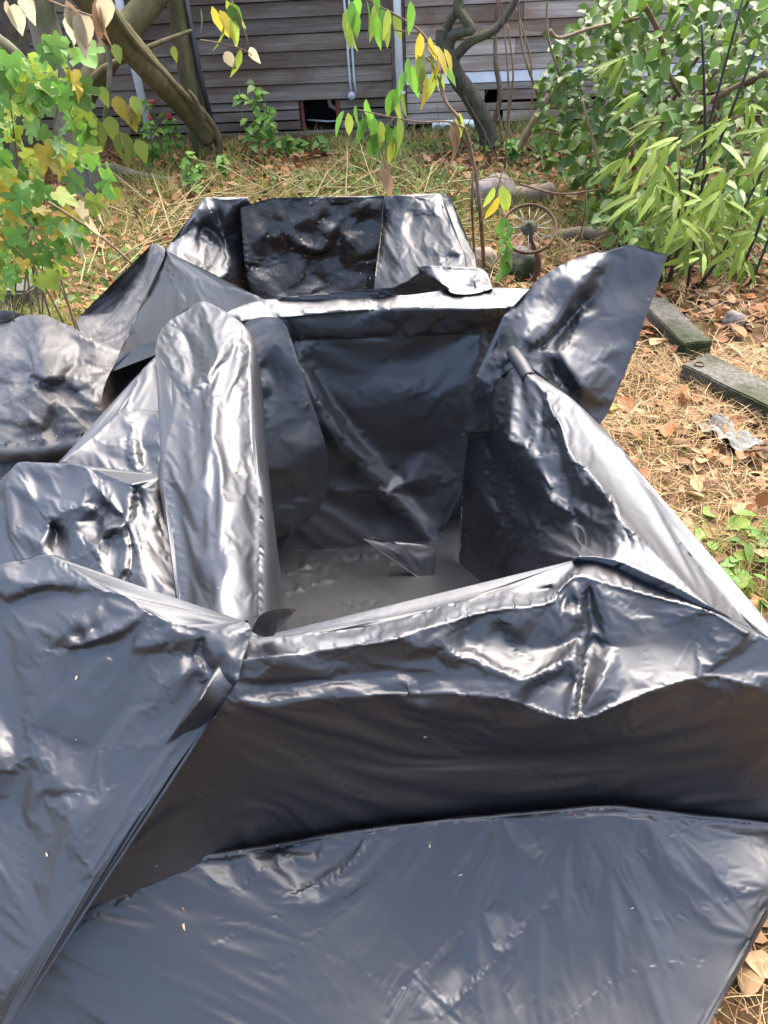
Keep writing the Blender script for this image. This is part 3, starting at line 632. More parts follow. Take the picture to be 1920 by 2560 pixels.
# right: inner wall and crumpled rim
sheet('crumpled_rim_film', M_FILM, rscale=0.95, fac=(1.0,1.0,1.6), cloth=(.012,.06,.03), hot=[(1400,1180,170),(1500,1280,120),(1230,1080,90),(1340,1020,80)], mode='z', step=8, nb=10, nr=2, seed=67,
  label='creased black film bunched along the rim of the near bin on the kerb side',
  outline=[(1168,1110,1.97,'y'),(1176,1049,1.98,'y'),(1190,980,1.95,'y'),(1215,930,1.9,'y'),(1250,900,.64),(1294,905,.67),(1312,925,.685),(1345,945,.69),(1385,966,.69),(1420,990,.685),(1497,1065,.655),(1560,1135,.645),(1620,1220,.635),(1660,1285,.63),(1700,1350,.625),(1750,1415,.62),(1800,1475,.615),(1860,1545,.61),(1930,1625,.60),(2010,1700,.59),
           (2010,1660,.60),(1920,1597,.625),(1845,1555,.65),(1769,1514,.69),(1718,1485,.695),(1660,1456,.70),(1600,1430,.705),(1555,1408,.71),(1510,1396,.71),(1470,1392,.71),(1438,1396,.705),(1425,1420,.66),(1400,1445,.56),(1385,1475,.5),(1385,1560,.3),(1200,1560,1.45,'y'),(1150,1500,1.6,'y'),(1150,1353,1.8,'y'),(1155,1230,1.93,'y')],
  base=[(1225,1100,.335,'x'),(1235,1250,.325,'x'),(1330,1350,.385,'x'),(1300,1200,.375,'x'),(1280,1450,.355,'x')],
  bcrease=[[(1294,910,.665),(1285,960,.65),(1275,1030,.62),(1268,1098,.58),(1313,1120,.60),(1350,1170,.595),(1388,1212,.59),(1388,1245,.57),(1430,1272,.59),(1480,1335,.60),(1470,1352,.6)],
           [(1312,927,.69),(1360,975,.70),(1400,1040,.705),(1430,1110,.705),(1480,1165,.705),(1520,1220,.705),(1560,1290,.705),(1600,1335,.705),(1650,1390,.70),(1769,1512,.69)]],
  crease=[[(1366,978,0),(1335,1020,25),(1322,1070,28),(1318,1110,25)],[(1371,979,15),(1350,1020,-5),(1345,1060,-10)],[(1371,979,25),(1395,1030,40),(1400,1052,10)],[(1345,1042,25),(1370,1020,40),(1400,1022,20)],[(1400,1052,10),(1360,1065,38),(1340,1090,25),(1315,1118,30)],
          [(1313,1118,30),(1340,1137,40),(1345,1120,0)],[(1340,1137,40),(1390,1115,10),(1430,1110,35)],[(1340,1138,30),(1365,1180,18),(1388,1210,15)],[(1388,1210,15),(1410,1170,-15),(1428,1148,40),(1470,1150,35),(1480,1190,0)],[(1405,1180,-10),(1440,1165,45),(1475,1155,15)],
          [(1388,1240,10),(1395,1250,42),(1430,1268,35)],[(1430,1268,35),(1432,1230,-20),(1450,1210,40),(1478,1188,45),(1500,1200,30),(1522,1222,40)],[(1385,1245,30),(1400,1200,-10)],[(1522,1222,40),(1510,1260,-5),(1505,1300,20),(1500,1340,20)],[(1532,1228,-15),(1525,1250,-20),(1545,1245,35),(1560,1290,10)],[(1505,1300,22),(1555,1310,35),(1592,1322,38)],[(1592,1322,38),(1550,1340,25),(1515,1368,15),(1508,1396,5)],[(1500,1342,20),(1470,1360,35),(1438,1396,15)],[(1505,1345,-5),(1508,1385,-8)],
          [(1245,1000,15),(1240,1060,0),(1180,1075,40)],[(1190,1050,0),(1230,1030,30),(1262,1100,40)],[(1180,1075,40),(1215,1125,35),(1226,1180,0)],[(1262,1100,40),(1225,1110,-20),(1228,1200,-15),(1250,1330,5)],[(1262,1100,40),(1280,1135,10),(1275,1200,-20),(1280,1300,25),(1290,1400,20)],[(1200,1230,25),(1240,1290,30),(1270,1400,15)],[(1388,1245,25),(1360,1330,25),(1352,1450,15)],[(1400,1255,5),(1385,1320,-5),(1378,1380,0)],[(1174,1360,0),(1220,1410,25),(1250,1440,0)],
          [(1400,1000,0),(1430,1060,18),(1450,1110,5)],[(1560,1295,15),(1600,1380,10),(1700,1460,5)]],
  relief=[(1330,1000,10),(1420,1190,10),(1460,1230,15),(1420,1300,-5),(1450,1350,0),(1340,1260,-15),(1320,1400,-5),(1250,1200,-15),(1540,1190,4),(1600,1280,6),(1660,1350,4),(1380,1080,15)],
  hems=[(8,19,[(.02,.01,-.02),(.05,.02,-.10),(.10,.03,-.60)])])
# standing corner flap
sheet('standing_corner_flap', M_FILM, rscale=1.0, fac=(.9,.9,1.8), cloth=(.012,.05,.03), hot=[(1340,900,110),(1410,900,90),(1400,730,80)], mode='y', step=8, nb=14, nr=2, seed=71,
  label='large loose corner of black film standing up above the straw and kerb',
  outline=[(1150,1090,1.840),(1182,1030,1.840),(1186,980,1.850),(1192,937,1.860),(1225,890,1.875),(1243,868,1.890),(1250,830,1.900),(1257,793,1.920),(1290,762,1.940),(1326,733,1.930),(1336,710,1.940),(1370,682,1.950),(1410,659,1.960),(1460,640,1.965),(1512,629,1.965),(1535,636,1.960),(1561,647,1.955),(1551,633,1.960),(1556,620,1.965),(1568,612,1.970),(1582,612,1.970),(1625,626,1.965),(1665,636,1.955),(1658,665,1.940),(1651,691,1.925),(1619,770,1.880),(1595,849,1.840),(1558,942,1.790),(1521,1030,1.740),(1498,1063,1.720),(1447,1011,1.730),(1387,965,1.740),(1330,920,1.760),(1300,892,1.770),(1275,890,1.805),(1255,940,1.800),(1230,985,1.800),(1215,1060,1.800)],
  crease=[[(1243,960,10),(1300,870,40),(1340,862,55),(1380,830,65),(1430,740,75),(1452,705,70),(1493,659,35)],[(1257,800,0),(1310,780,30),(1380,700,35),(1410,670,20),(1470,662,35),(1493,659,35)],[(1310,870,15),(1310,845,60),(1350,800,55),(1400,745,50)],[(1359,863,-25),(1400,820,-20),(1452,772,-25),(1460,750,-15),(1514,725,5)],[(1345,870,10),(1360,865,-15)],
          [(1275,888,25),(1310,880,35),(1359,863,-10),(1385,862,0)],[(1237,905,20),(1255,900,45),(1275,888,25)],[(1252,940,0),(1240,910,35),(1237,905,20)],[(1255,938,10),(1275,895,-30)],[(1382,937,-30),(1350,900,10),(1300,893,20)],[(1382,937,-30),(1365,875,35),(1370,862,20)],[(1382,937,-30),(1400,885,30),(1440,850,20)],[(1382,937,-30),(1454,967,50),(1400,965,-10)],[(1454,967,50),(1430,985,5),(1415,985,0)],[(1454,967,50),(1420,920,45),(1400,885,30)],[(1454,967,50),(1510,900,15),(1560,830,5)],[(1384,937,-10),(1350,930,20),(1330,920,5)],
          [(1452,772,35),(1440,820,15),(1420,850,10)],[(1493,659,35),(1500,690,0),(1514,725,5)],[(1230,990,5),(1215,960,30),(1192,940,0)],[(1186,1000,0),(1220,985,25),(1250,980,20)]],
  relief=[(1500,780,15),(1540,800,10),(1480,850,18),(1520,900,0),(1600,700,-10),(1560,720,-10),(1420,690,55),(1350,740,35),(1280,840,20),(1210,1000,10),(1300,830,35)])
# front: rim, vertical face, apron
sheet('front_drape_film', M_FILM, rscale=.75, fac=(.75,.9,2.2), cloth=(.006,.04,.05), hot=[(1430,1600,210),(1230,1580,150),(1000,1660,130),(700,1690,120),(1700,1620,150)], mode='z', step=8, nb=22, nr=3, seed=73,
  label='broad black film over the front rim and face of the near bin',
  outline=[(560,1640,0.66),(600,1604,0.655),(640,1593,0.655),(690,1590,0.66),(760,1584,0.665),(830,1578,0.665),(900,1568,0.665),(960,1556,0.667),(1010,1545,0.67),(1060,1530,0.672),(1110,1513,0.674),(1157,1502,0.676),(1210,1487,0.677),(1261,1475,0.678),(1320,1471,0.68),(1377,1470,0.68),(1374,1460,0.69),(1400,1440,0.69),(1420,1415,0.69),(1438,1400,0.69),(1510,1402,0.69),(1600,1440,0.68),(1720,1492,0.67),(1790,1525,0.66),(1900,1590,0.64),(2000,1650,0.6),(2010,1720,0.57),(2010,1850,0.47),(2010,1990,.725,'y'),(2010,2130,.715,'y'),(1747,2105,.718,'y'),(1521,2085,.72,'y'),(1238,2110,.72,'y'),(926,2145,.72,'y'),(694,2185,.718,'y'),(492,2220,.19,'z'),(278,2320,.17,'z'),(170,2420,.12,'z'),(60,2430,.14,'z'),(60,2330,.21,'z'),(160,2240,.27,'z'),(220,2150,.34,'z'),(300,2030,.42,'z'),(420,1850,.555,'z'),(500,1750,0.66,'z')],
  base=[(700,1900,0.75,'y'),(960,1900,0.75,'y'),(1200,1900,0.75,'y'),(1437,1900,0.755,'y'),(1700,1880,0.75,'y'),(1900,1850,0.74,'y')],
  bcrease=[[(600,1650,0.675),(700,1632,0.683),(830,1612,0.69),(960,1588,0.695),(1100,1548,0.7),(1261,1512,0.705),(1377,1495,0.705),(1440,1440,0.705),(1550,1460,0.7),(1660,1490,0.695),(1773,1520,0.69),(1870,1580,0.665)],[(535,1788,0.59),(637,1774,0.595),(752,1752,0.6),(870,1736,0.605),(960,1728,0.607),(1060,1722,0.61),(1200,1730,0.61),(1330,1760,0.6),(1437,1800,0.585),(1545,1760,0.6),(1650,1720,0.615),(1773,1690,0.62),(1900,1720,0.59)]],
  crease=[[(960,1573,12),(1030,1588,22),(1099,1608,30),(1150,1628,34),(1209,1649,38),(1270,1675,42),(1330,1702,45)],[(1330,1702,45),(1390,1668,42),(1446,1629,40)],[(1446,1629,40),(1457,1660,40),(1450,1720,45),(1444,1770,48),(1437,1818,42)],[(1437,1818,42),(1462,1770,42),(1498,1715,40),(1525,1665,35),(1545,1608,22)],[(1545,1608,22),(1530,1550,28),(1501,1464,28)],[(1340,1708,0),(1400,1690,10),(1440,1700,10)],[(1470,1640,-30),(1465,1710,-25),(1448,1790,-5)],[(1545,1608,22),(1500,1590,-25),(1470,1640,-30)],[(1452,1458,20),(1455,1500,28),(1463,1533,30)],[(1377,1475,5),(1400,1510,15),(1463,1533,30)],[(1385,1480,-10),(1420,1500,-12),(1450,1505,-20)],[(1452,1458,20),(1480,1450,25),(1501,1464,28)],[(1470,1475,-18),(1480,1530,-22),(1497,1570,-15)],[(1497,1574,0),(1440,1600,-22),(1350,1615,-15),(1270,1590,-10)],[(1497,1574,18),(1545,1608,22)],[(1501,1464,28),(1560,1500,15),(1614,1536,8)],[(1614,1536,-8),(1700,1530,8),(1773,1516,12)],[(1773,1517,12),(1790,1600,8),(1800,1720,2)],[(1773,1517,10),(1720,1620,-5),(1640,1750,-5)],[(1104,1502,10),(1125,1560,18),(1150,1605,12)],[(1157,1504,8),(1170,1560,-18),(1160,1605,-10)],[(1255,1575,-28),(1265,1540,0),(1290,1500,5)],[(1255,1580,-25),(1290,1560,10),(1230,1530,-12)],[(1255,1580,-25),(1290,1625,-14),(1330,1640,-5)],[(1095,1610,25),(1130,1680,8),(1200,1760,3)],[(1099,1612,8),(1060,1690,-5),(1050,1770,-3)],[(960,1573,12),(880,1610,-5),(800,1650,-15)],[(620,1760,10),(660,1754,14),(752,1735,12),(860,1715,8),(960,1708,12),(1018,1698,16),(1022,1720,14)],[(560,1745,5),(660,1725,-16),(760,1700,-20),(880,1680,-16),(1000,1665,-5)],[(1018,1698,16),(1020,1716,-10),(1052,1755,14),(1075,1756,5)],[(1048,1690,-8),(1022,1716,12)],[(600,1700,0),(650,1690,14),(690,1650,18)],[(630,1612,0),(660,1640,12),(655,1680,10),(615,1700,0)],[(530,1790,0),(575,1782,6),(610,1774,4)],[(285,2143,0),(340,2090,14),(405,2039,16),(480,2005,10),(550,1981,0)],[(290,2150,-5),(350,2095,-8),(412,2045,-8),(480,2015,-5)],[(1210,1800,0),(1270,1850,5),(1340,1930,4),(1400,1955,0)],[(1460,1820,0),(1490,1900,6),(1495,2000,6),(1490,2020,0)],[(1520,1900,0),(1580,1830,5),(1660,1820,4),(1720,1850,0)],[(700,1860,0),(780,1900,5),(860,1960,3),(940,1990,0)]],
  relief=[(1250,1640,12),(1400,1740,20),(1380,1620,-15),(1300,1580,0),(1200,1600,0),(1040,1560,-4),(1490,1660,-22),(1330,1850,0),(1100,1850,-6),(800,1850,-4),(1560,1750,0),(1650,1600,-6),(900,1640,-6),(780,1680,-18),(330,2040,6)],
  hems=[(1,14,[(0,.02,-.015),(0,.035,-.06),(0,.04,-.35)])])
sheet('front_apron_film', M_FILM, rscale=.9, fac=(1.1,.75,2.6), cloth=(.006,.03,.05), hot=[(300,2240,70),(560,2170,60),(1000,2110,70),(1300,2090,80),(1560,2090,110),(1750,2200,110)], mode='z', step=8, nb=22, nr=3, seed=97,
  label='lower black film folded along a line and spread on the ground in front',
  outline=[(116,2357,0.215),(200,2300,0.225),(278,2247,0.233),(380,2190,0.238),(492,2152,0.24),(600,2135,0.24),(694,2120,0.706,'y'),(810,2098,0.706,'y'),(926,2081,0.706,'y'),(1080,2062,0.706,'y'),(1238,2047,0.706,'y'),(1380,2035,0.706,'y'),(1521,2023,0.706,'y'),(1640,2034,0.706,'y'),(1747,2047,0.706,'y'),(1850,2056,0.706,'y'),(2000,2075,0.706,'y'),(1990,2130,0.2),(1955,2200,0.16),(1920,2270,0.13),(1875,2355,0.11),(1830,2440,0.09),(1795,2500,0.075),(1760,2562,0.06),(1730,2640,0.05),(1300,2650,0.05),(900,2650,0.05),(400,2650,0.05),(-80,2650,0.05),(-80,2400,0.20),(0,2370,0.215),(70,2345,0.225)],
  base=[(200,2500,0.13),(500,2350,0.16),(500,2500,0.1),(800,2300,0.165),(800,2500,0.095),(1100,2250,0.175),(1100,2450,0.1),(1400,2200,0.19),(1400,2450,0.1),(1700,2200,0.18),(1650,2400,0.11)],
  crease=[[(278,2247,0),(300,2262,6),(312,2240,0)],[(723,2120,4),(730,2150,5),(740,2180,0)],[(1238,2048,5),(1238,2090,7),(1236,2128,0)],[(1080,2062,2),(1100,2100,5),(1130,2140,0)],[(1350,2040,3),(1358,2075,-3),(1340,2100,0)],[(140,2350,0),(220,2300,5),(300,2255,5),(400,2200,6),(480,2160,4)],[(538,2562,4),(650,2460,9),(760,2360,9),(827,2296,9),(885,2241,9),(940,2175,7),(1000,2120,5),(1085,2107,0)],[(1081,2562,14),(1200,2450,22),(1290,2350,24),(1359,2288,24),(1430,2225,22),(1487,2183,20),(1505,2120,14),(1524,2062,8),(1530,2030,0)],[(1353,2320,16),(1420,2280,10),(1490,2220,8),(1560,2165,8),(1620,2128,14),(1680,2090,8),(1747,2049,0)],[(1585,2279,3),(1620,2298,10),(1672,2305,14),(1720,2295,13),(1770,2276,11),(1830,2248,8),(1880,2218,2)],[(270,2562,0),(420,2430,8),(560,2350,12),(700,2290,6)],[(960,2560,0),(1010,2460,-6),(1100,2380,-8),(1230,2260,-4)],[(1420,2560,10),(1500,2480,4),(1620,2420,10),(1760,2400,0)],[(1240,2050,8),(1200,2130,14),(1120,2200,6)],[(694,2122,4),(640,2190,12),(560,2240,4)],[(926,2083,6),(900,2140,12),(820,2200,8),(720,2240,2)]],
  relief=[(1250,2280,-12),(1000,2280,-4),(750,2200,-2),(900,2450,0),(1600,2230,10),(1550,2380,16),(1700,2360,8),(1150,2420,-6),(400,2300,0)],
  hems=[(0,16,[(0,.006,.003),(0,.011,-.002),(0,.013,-.05),(0,.013,-.15)]),(18,24,[(.01,.0,-.015),(.0,.02,-.05)])])
# front left flap with the knot
sheet('front_corner_flap', M_FILM, rscale=.9, fac=(1.0,.7,2.4), cloth=(.006,.04,.05), hot=[(500,1650,90),(250,1500,130),(250,1600,100)], mode='z', step=8, nb=30, nr=3, seed=79,
  label='wide pale grey flap of film draped diagonally over the front corner of the near bin',
  outline=[(-100,1450,.66),(-40,1428,.68),(0,1412,.69),(60,1398,.695),(128,1388,.70),(170,1412,.70),(210,1440,.705),(257,1474,.705),(300,1484,.705),(330,1500,.703),(365,1528,.70),(400,1545,.695),(450,1560,.69),(490,1568,.69),(525,1575,.69),(575,1562,.695),(610,1553,.69),(626,1566,.69),(622,1600,.685),(605,1660,.67),(596,1698,.655),(565,1745,.62),(530,1792,.59),(470,1870,.55),(410,1955,.51),(350,2035,.475),(290,2120,.435),(231,2201,.40),(170,2280,.365),(105,2362,.33),(60,2415,.305),(20,2462,.28),(12,2500,.26),(5,2560,.22),(-20,2640,.18),(-100,2640,.18)],
  base=[(300,1700,.63),(100,1600,.65),(100,1900,.52),(50,2200,.39),(200,2050,.47),(400,1850,.56),(350,1620,.67),(-60,1900,.52)],
  crease=[[(128,1390,12),(190,1440,22),(257,1475,10)],[(0,1490,12),(60,1470,22),(105,1456,26),(170,1466,20),(257,1475,10)],[(0,1510,-10),(80,1482,-14),(180,1480,-8)],[(365,1530,10),(300,1568,22),(205,1602,30),(140,1622,12)],[(105,1622,0),(160,1560,25),(190,1530,20)],[(190,1590,-20),(205,1568,25),(230,1572,-8)],[(105,1622,-10),(220,1612,-16),(330,1590,-12),(410,1565,0)],[(395,1545,8),(450,1580,18),(510,1595,8)],
          [(500,1650,-14),(420,1630,-14),(300,1640,-10),(230,1650,0)],[(510,1598,5),(430,1608,10),(330,1612,8)],[(560,1682,22),(530,1700,16),(490,1690,-14),(460,1680,10),(450,1690,14)],[(560,1682,22),(545,1705,-8),(510,1705,-16)],[(512,1592,22),(515,1630,30),(530,1660,26),(545,1675,5),(560,1682,22)],[(500,1650,-16),(495,1660,10),(505,1675,14),(525,1680,-14)],[(505,1600,-16),(508,1635,-18),(522,1668,-14)],
          [(512,1592,22),(560,1585,28),(626,1570,20)],[(596,1696,18),(575,1690,16),(560,1682,22)],
          [(0,1820,0),(60,1808,14),(110,1850,-10),(160,1872,-16),(240,1880,-8)],[(60,1890,8),(120,1980,16),(170,2080,18),(230,2190,8)],[(230,1880,6),(330,1872,10),(420,1850,4)],[(20,2000,-14),(40,2150,-18),(30,2300,-14)],[(60,2010,0),(170,1990,6),(330,1960,5),(400,1950,0)],[(300,1760,-6),(380,1740,6),(470,1740,0)]],
  relief=[(250,1540,5),(70,1560,5),(300,1740,0),(150,1750,0),(400,1700,4),(250,2000,6),(100,2200,4),(560,1630,30),(580,1650,30),(60,1430,-5),(320,1550,14)],
  hems=[(0,16,[(0,.02,-.02),(0,.05,-.09),(0,.07,-.3)])])
sheet('torn_strip', M_FILM2, mode='z', step=5, nb=4, nr=1, seed=83,
  label='small torn strip of film sticking up beside the gathered knot on the front rim',
  outline=[(628,1578,.70),(645,1545,.74),(660,1532,.755),(690,1524,.76),(715,1521,.762),(742,1523,.755),(730,1534,.75),(705,1545,.74),(665,1562,.72),(683,1590,.67),(655,1592,.67)],
  crease=[[(648,1545,0),(660,1545,9),(690,1538,6),(735,1524,0)],[(690,1524,4),(700,1536,10),(704,1545,0)]])
# end of the black pipe under the film
M_PIPE, _nt, _b = new_mat('black_pipe'); _b.inputs['Base Color'].default_value = (.012, .013, .015, 1); _b.inputs['Roughness'].default_value = .55
_nz = noise_tex(_nt, 60, 4); bump(_nt, _b, _nz.outputs[0], .1, .002)
pipe = MB()
pp = spline([at(1322,945,.675), at(1306,916,.685), at(1293,896,.688), at(1284,880,.68)], 6)
pipe.tube(pp, .019, 20)
tag(pipe.build('rim_pipe', M_PIPE), 'end of a black pipe showing between the standing flap and the bunched rim', 'pipe')
settle()

# crumbs of straw and soil lying on the films
from mathutils.bvhtree import BVHTree
def crumbs():
    rnd = random.Random(15)
    trees = [BVHTree.FromPolygons([v_.co.copy() for v_ in rec[0].data.vertices], [tuple(q.vertices) for q in rec[0].data.polygons]) for n_, rec in SHEETS.items() if n_ in CRUMB]
    spots = [(rnd.uniform(640, 960), rnd.uniform(520, 720)) for _ in range(70)] + [(rnd.uniform(200, 1850), rnd.uniform(1750, 2540)) for _ in range(9)] + [(rnd.uniform(0, 300), rnd.uniform(800, 1100)) for _ in range(40)] + [(rnd.uniform(30, 640), rnd.uniform(1000, 2200)) for _ in range(4)]
    out = []
    for px, py in spots:
        d = Vector(rays(px, py)); best = None
        for t in trees:
            hit = t.ray_cast(Vector((0, 0, CAM_H)), d)
            if hit[0] is not None and (best is None or hit[3] < best[3]): best = hit
        if best: out.append((best[0], best[1] if best[1].dot(d) < 0 else -best[1], rnd.random()))
    return out
CRUMB = ('muddy_back_liner', 'front_drape_film', 'front_apron_film', 'front_corner_flap', 'weathered_tarp', 'rolled_rim_film', 'crumpled_side_film')
CRUMBS = crumbs()
# ------------------------------------------------------------------ garden materials
def obj_random(nt):
    oi = N(nt, 'ShaderNodeObjectInfo'); return oi.outputs['Random']
def leaf_mat(name, col, col2=None, trans=.35, rough=.5, spec=.35):
    m, nt, b = new_mat(name); col2 = col2 or tuple(c*.7 for c in col)
    n = noise_tex(nt, 9, 3, .6, coord='Object')
    c = mixc(nt, n.outputs[0], col, col2)
    bl = ramp(nt, noise_tex(nt, 26, 5, .65).outputs[0], [(.56, (0, 0, 0)), (.68, (.7, .7, .7))])
    c = mixc(nt, bl.outputs[0], c, tuple(.5*x + .5*y for x, y in zip(col, (.20, .13, .05))))
    hs = N(nt, 'ShaderNodeHueSaturation'); mr = N(nt, 'ShaderNodeMapRange'); mr.inputs[3].default_value = .7; mr.inputs[4].default_value = 1.35
    nt.links.new(obj_random(nt), mr.inputs[0]); nt.links.new(mr.outputs[0], hs.inputs['Value']); nt.links.new(c, hs.inputs['Color'])
    nt.links.new(hs.outputs[0], b.inputs['Base Color'])
    b.inputs['Roughness'].default_value = rough; b.inputs['Specular IOR Level'].default_value = spec
    tr = N(nt, 'ShaderNodeBsdfTranslucent'); mx = N(nt, 'ShaderNodeMixShader'); mx.inputs[0].default_value = trans
    nt.links.new(hs.outputs[0], tr.inputs['Color'])
    out = [k for k in nt.nodes if k.type == 'OUTPUT_MATERIAL'][0]
    nt.links.new(b.outputs[0], mx.inputs[1]); nt.links.new(tr.outputs[0], mx.inputs[2]); nt.links.new(mx.outputs[0], out.inputs[0])
    return m
def bark_mat(name, c1, c2, c3, sc=14, bs=.5, stretch=(1, 1, .35)):
    m, nt, b = new_mat(name)
    n = noise_tex(nt, sc, 8, .65, stretch=stretch); n2 = noise_tex(nt, 3.2, 5, .6)
    c = ramp(nt, n.outputs[0], [(.3, c1), (.7, c2)])
    f = ramp(nt, n2.outputs[0], [(.45, (0, 0, 0)), (.62, (1, 1, 1))])
    nt.links.new(mixc(nt, f.outputs[0], c.outputs[0], c3), b.inputs['Base Color'])
    b.inputs['Roughness'].default_value = .85; b.inputs['Specular IOR Level'].default_value = .2
    bump(nt, b, n.outputs[0], bs, .012); return m
def plain_mat(name, col, rough=.6, var=.3, sc=12, bs=.2, metal=0):
    m, nt, b = new_mat(name); n = noise_tex(nt, sc, 6, .6)
    c = ramp(nt, n.outputs[0], [(.25, tuple(x*(1-var) for x in col)), (.75, tuple(min(1, x*(1+var)) for x in col))])
    nt.links.new(c.outputs[0], b.inputs['Base Color']); b.inputs['Roughness'].default_value = rough; b.inputs['Metallic'].default_value = metal
    if bs: bump(nt, b, n.outputs[0], bs, .006)
    return m
def board_mat(name, c1, c2, c3):
    m, nt, b = new_mat(name)
    n = noise_tex(nt, 5, 8, .7, stretch=(.22, 6, 6)); n2 = noise_tex(nt, 1.1, 4, .6, stretch=(.8, 3, 3), dist=.8); n3 = noise_tex(nt, 40, 4, .7, stretch=(.06, 3, 3))
    c = ramp(nt, n.outputs[0], [(.25, c1), (.55, c2), (.8, tuple(x*1.35 for x in c2))])
    f = ramp(nt, n2.outputs[0], [(.42, (0, 0, 0)), (.62, (.9, .9, .9))])
    col = mixc(nt, f.outputs[0], c.outputs[0], c3)
    col = mixc(nt, .5, col, ramp(nt, n3.outputs[0], [(.3, (.35, .35, .35)), (.7, (1.25, 1.2, 1.15))]).outputs[0], 'MULTIPLY')
    hs = N(nt, 'ShaderNodeHueSaturation'); mr = N(nt, 'ShaderNodeMapRange'); mr.inputs[3].default_value = .68; mr.inputs[4].default_value = 1.3
    nt.links.new(obj_random(nt), mr.inputs[0]); nt.links.new(mr.outputs[0], hs.inputs['Value']); nt.links.new(col, hs.inputs['Color'])
    nt.links.new(hs.outputs[0], b.inputs['Base Color']); b.inputs['Roughness'].default_value = .8; b.inputs['Specular IOR Level'].default_value = .2
    bump(nt, b, n3.outputs[0], .35, .004); return m
M_BOARD = board_mat('weathered_board', (.10, .079, .058), (.215, .178, .14), (.115, .072, .045))
M_BOARD2 = board_mat('pale_weathered_board', (.22, .175, .135), (.47, .395, .32), (.25, .155, .095))
M_RED = plain_mat('red_brown_paint', (.13, .028, .018), .7, .4)
M_DARK = plain_mat('dark_void', (.012, .010, .009), .95, .4)
M_WHITE = plain_mat('white_paint', (.82, .82, .80), .45, .10, 6, .05)
M_PVC = plain_mat('grey_white_pvc', (.50, .50, .49), .4, .12, 5, .03)
M_CONC = bark_mat('mossy_concrete', (.05, .046, .036), (.15, .14, .115), (.028, .036, .012), 55, 1.0, (1, 1, 1))
M_RUST = bark_mat('rust', (.07, .038, .024), (.15, .088, .058), (.10, .065, .045), 60, .3, (1, 1, 1))
M_SPOKE = plain_mat('grey_steel', (.30, .28, .25), .5, .2, 30, 0)
M_BARKP = bark_mat('pale_bark', (.13, .115, .08), (.24, .215, .155), (.11, .12, .055), 16, .35)
M_BARKM = bark_mat('mossy_bark', (.075, .062, .032), (.17, .135, .065), (.08, .085, .032), 22, .6)
M_BARKD = bark_mat('dark_bark', (.035, .03, .022), (.11, .095, .07), (.09, .095, .05), 40, .9)
M_TWIG = bark_mat('twig', (.14, .095, .055), (.26, .19, .12), (.12, .07, .045), 40, .2)
M_STALK = bark_mat('dry_stalk', (.20, .155, .07), (.32, .26, .13), (.15, .135, .055), 40, .1)
M_CULM = plain_mat('black_culm', (.018, .015, .016), .35, .3)
M_STONE = bark_mat('stone', (.12, .10, .095), (.24, .20, .19), (.13, .12, .08), 12, .5, (1, 1, 1))
M_LOG = bark_mat('log_wood', (.16, .12, .085), (.30, .24, .18), (.15, .13, .08), 20, .4)
M_RAG = plain_mat('grey_rag', (.125, .13, .12), .8, .25, 30, .15)
M_NET = plain_mat('black_netting', (.02, .02, .022), .6, .3)
G_BRIGHT = leaf_mat('leaf_bright_green', (0.097, 0.232, 0.029), (0.142, 0.287, 0.042), .4)
G_EDGE = leaf_mat('leaf_green_yellow_edged', (0.091, 0.221, 0.024), (0.345, 0.331, 0.033), .4)
G_MID = leaf_mat('leaf_mid_green', (0.072, 0.152, 0.026), (0.111, 0.200, 0.034), .35)
G_YEL = leaf_mat('leaf_yellow', (.42, .29, .03), (.30, .28, .045), .4)
G_YG = leaf_mat('leaf_yellow_green', (.19, .27, .04), (.26, .30, .05), .45)
G_SHRUB = leaf_mat('leaf_shrub', (0.055, 0.116, 0.015), (0.088, 0.158, 0.022), .25, .42, .35)
G_SHRUB2 = leaf_mat('leaf_shrub_light', (0.111, 0.200, 0.027), (0.156, 0.242, 0.038), .28, .42, .35)
G_BAM = leaf_mat('leaf_bamboo', (0.111, 0.173, 0.022), (0.163, 0.221, 0.034), .35, .5, .2)
G_BAM2 = leaf_mat('leaf_bamboo_pale', (0.182, 0.247, 0.045), (0.234, 0.289, 0.064), .35, .5, .2)
G_PALE = leaf_mat('leaf_dry_pale', (.42, .35, .20), (.50, .43, .28), .4, .7)
L_BROWN = leaf_mat('litter_brown', (.21, .088, .038), (.28, .13, .06), .15, .7, .2)
L_TAN = leaf_mat('litter_tan', (.31, .18, .09), (.38, .24, .125), .15, .7, .2)
L_DARK = leaf_mat('litter_dark', (.10, .055, .030), (.16, .085, .045), .1, .7, .2)
L_ORANGE = leaf_mat('litter_orange', (.40, .155, .045), (.34, .12, .045), .2, .6, .3)
S_STRAW = leaf_mat('straw', (.30, .19, .075), (.40, .27, .115), .15, .6, .3)
S_STRAW2 = leaf_mat('straw_brown', (.17, .095, .045), (.24, .14, .065), .15, .6, .3)
S_STRAW3 = leaf_mat('straw_pale', (.40, .31, .16), (.48, .39, .22), .15, .6, .3)
S_GRASS = leaf_mat('grass', (0.111, 0.158, 0.019), (0.195, 0.210, 0.030), .3, .55, .3)
S_DRYG = leaf_mat('dry_grass', (.24, .20, .07), (.30, .25, .10), .25, .6, .3)

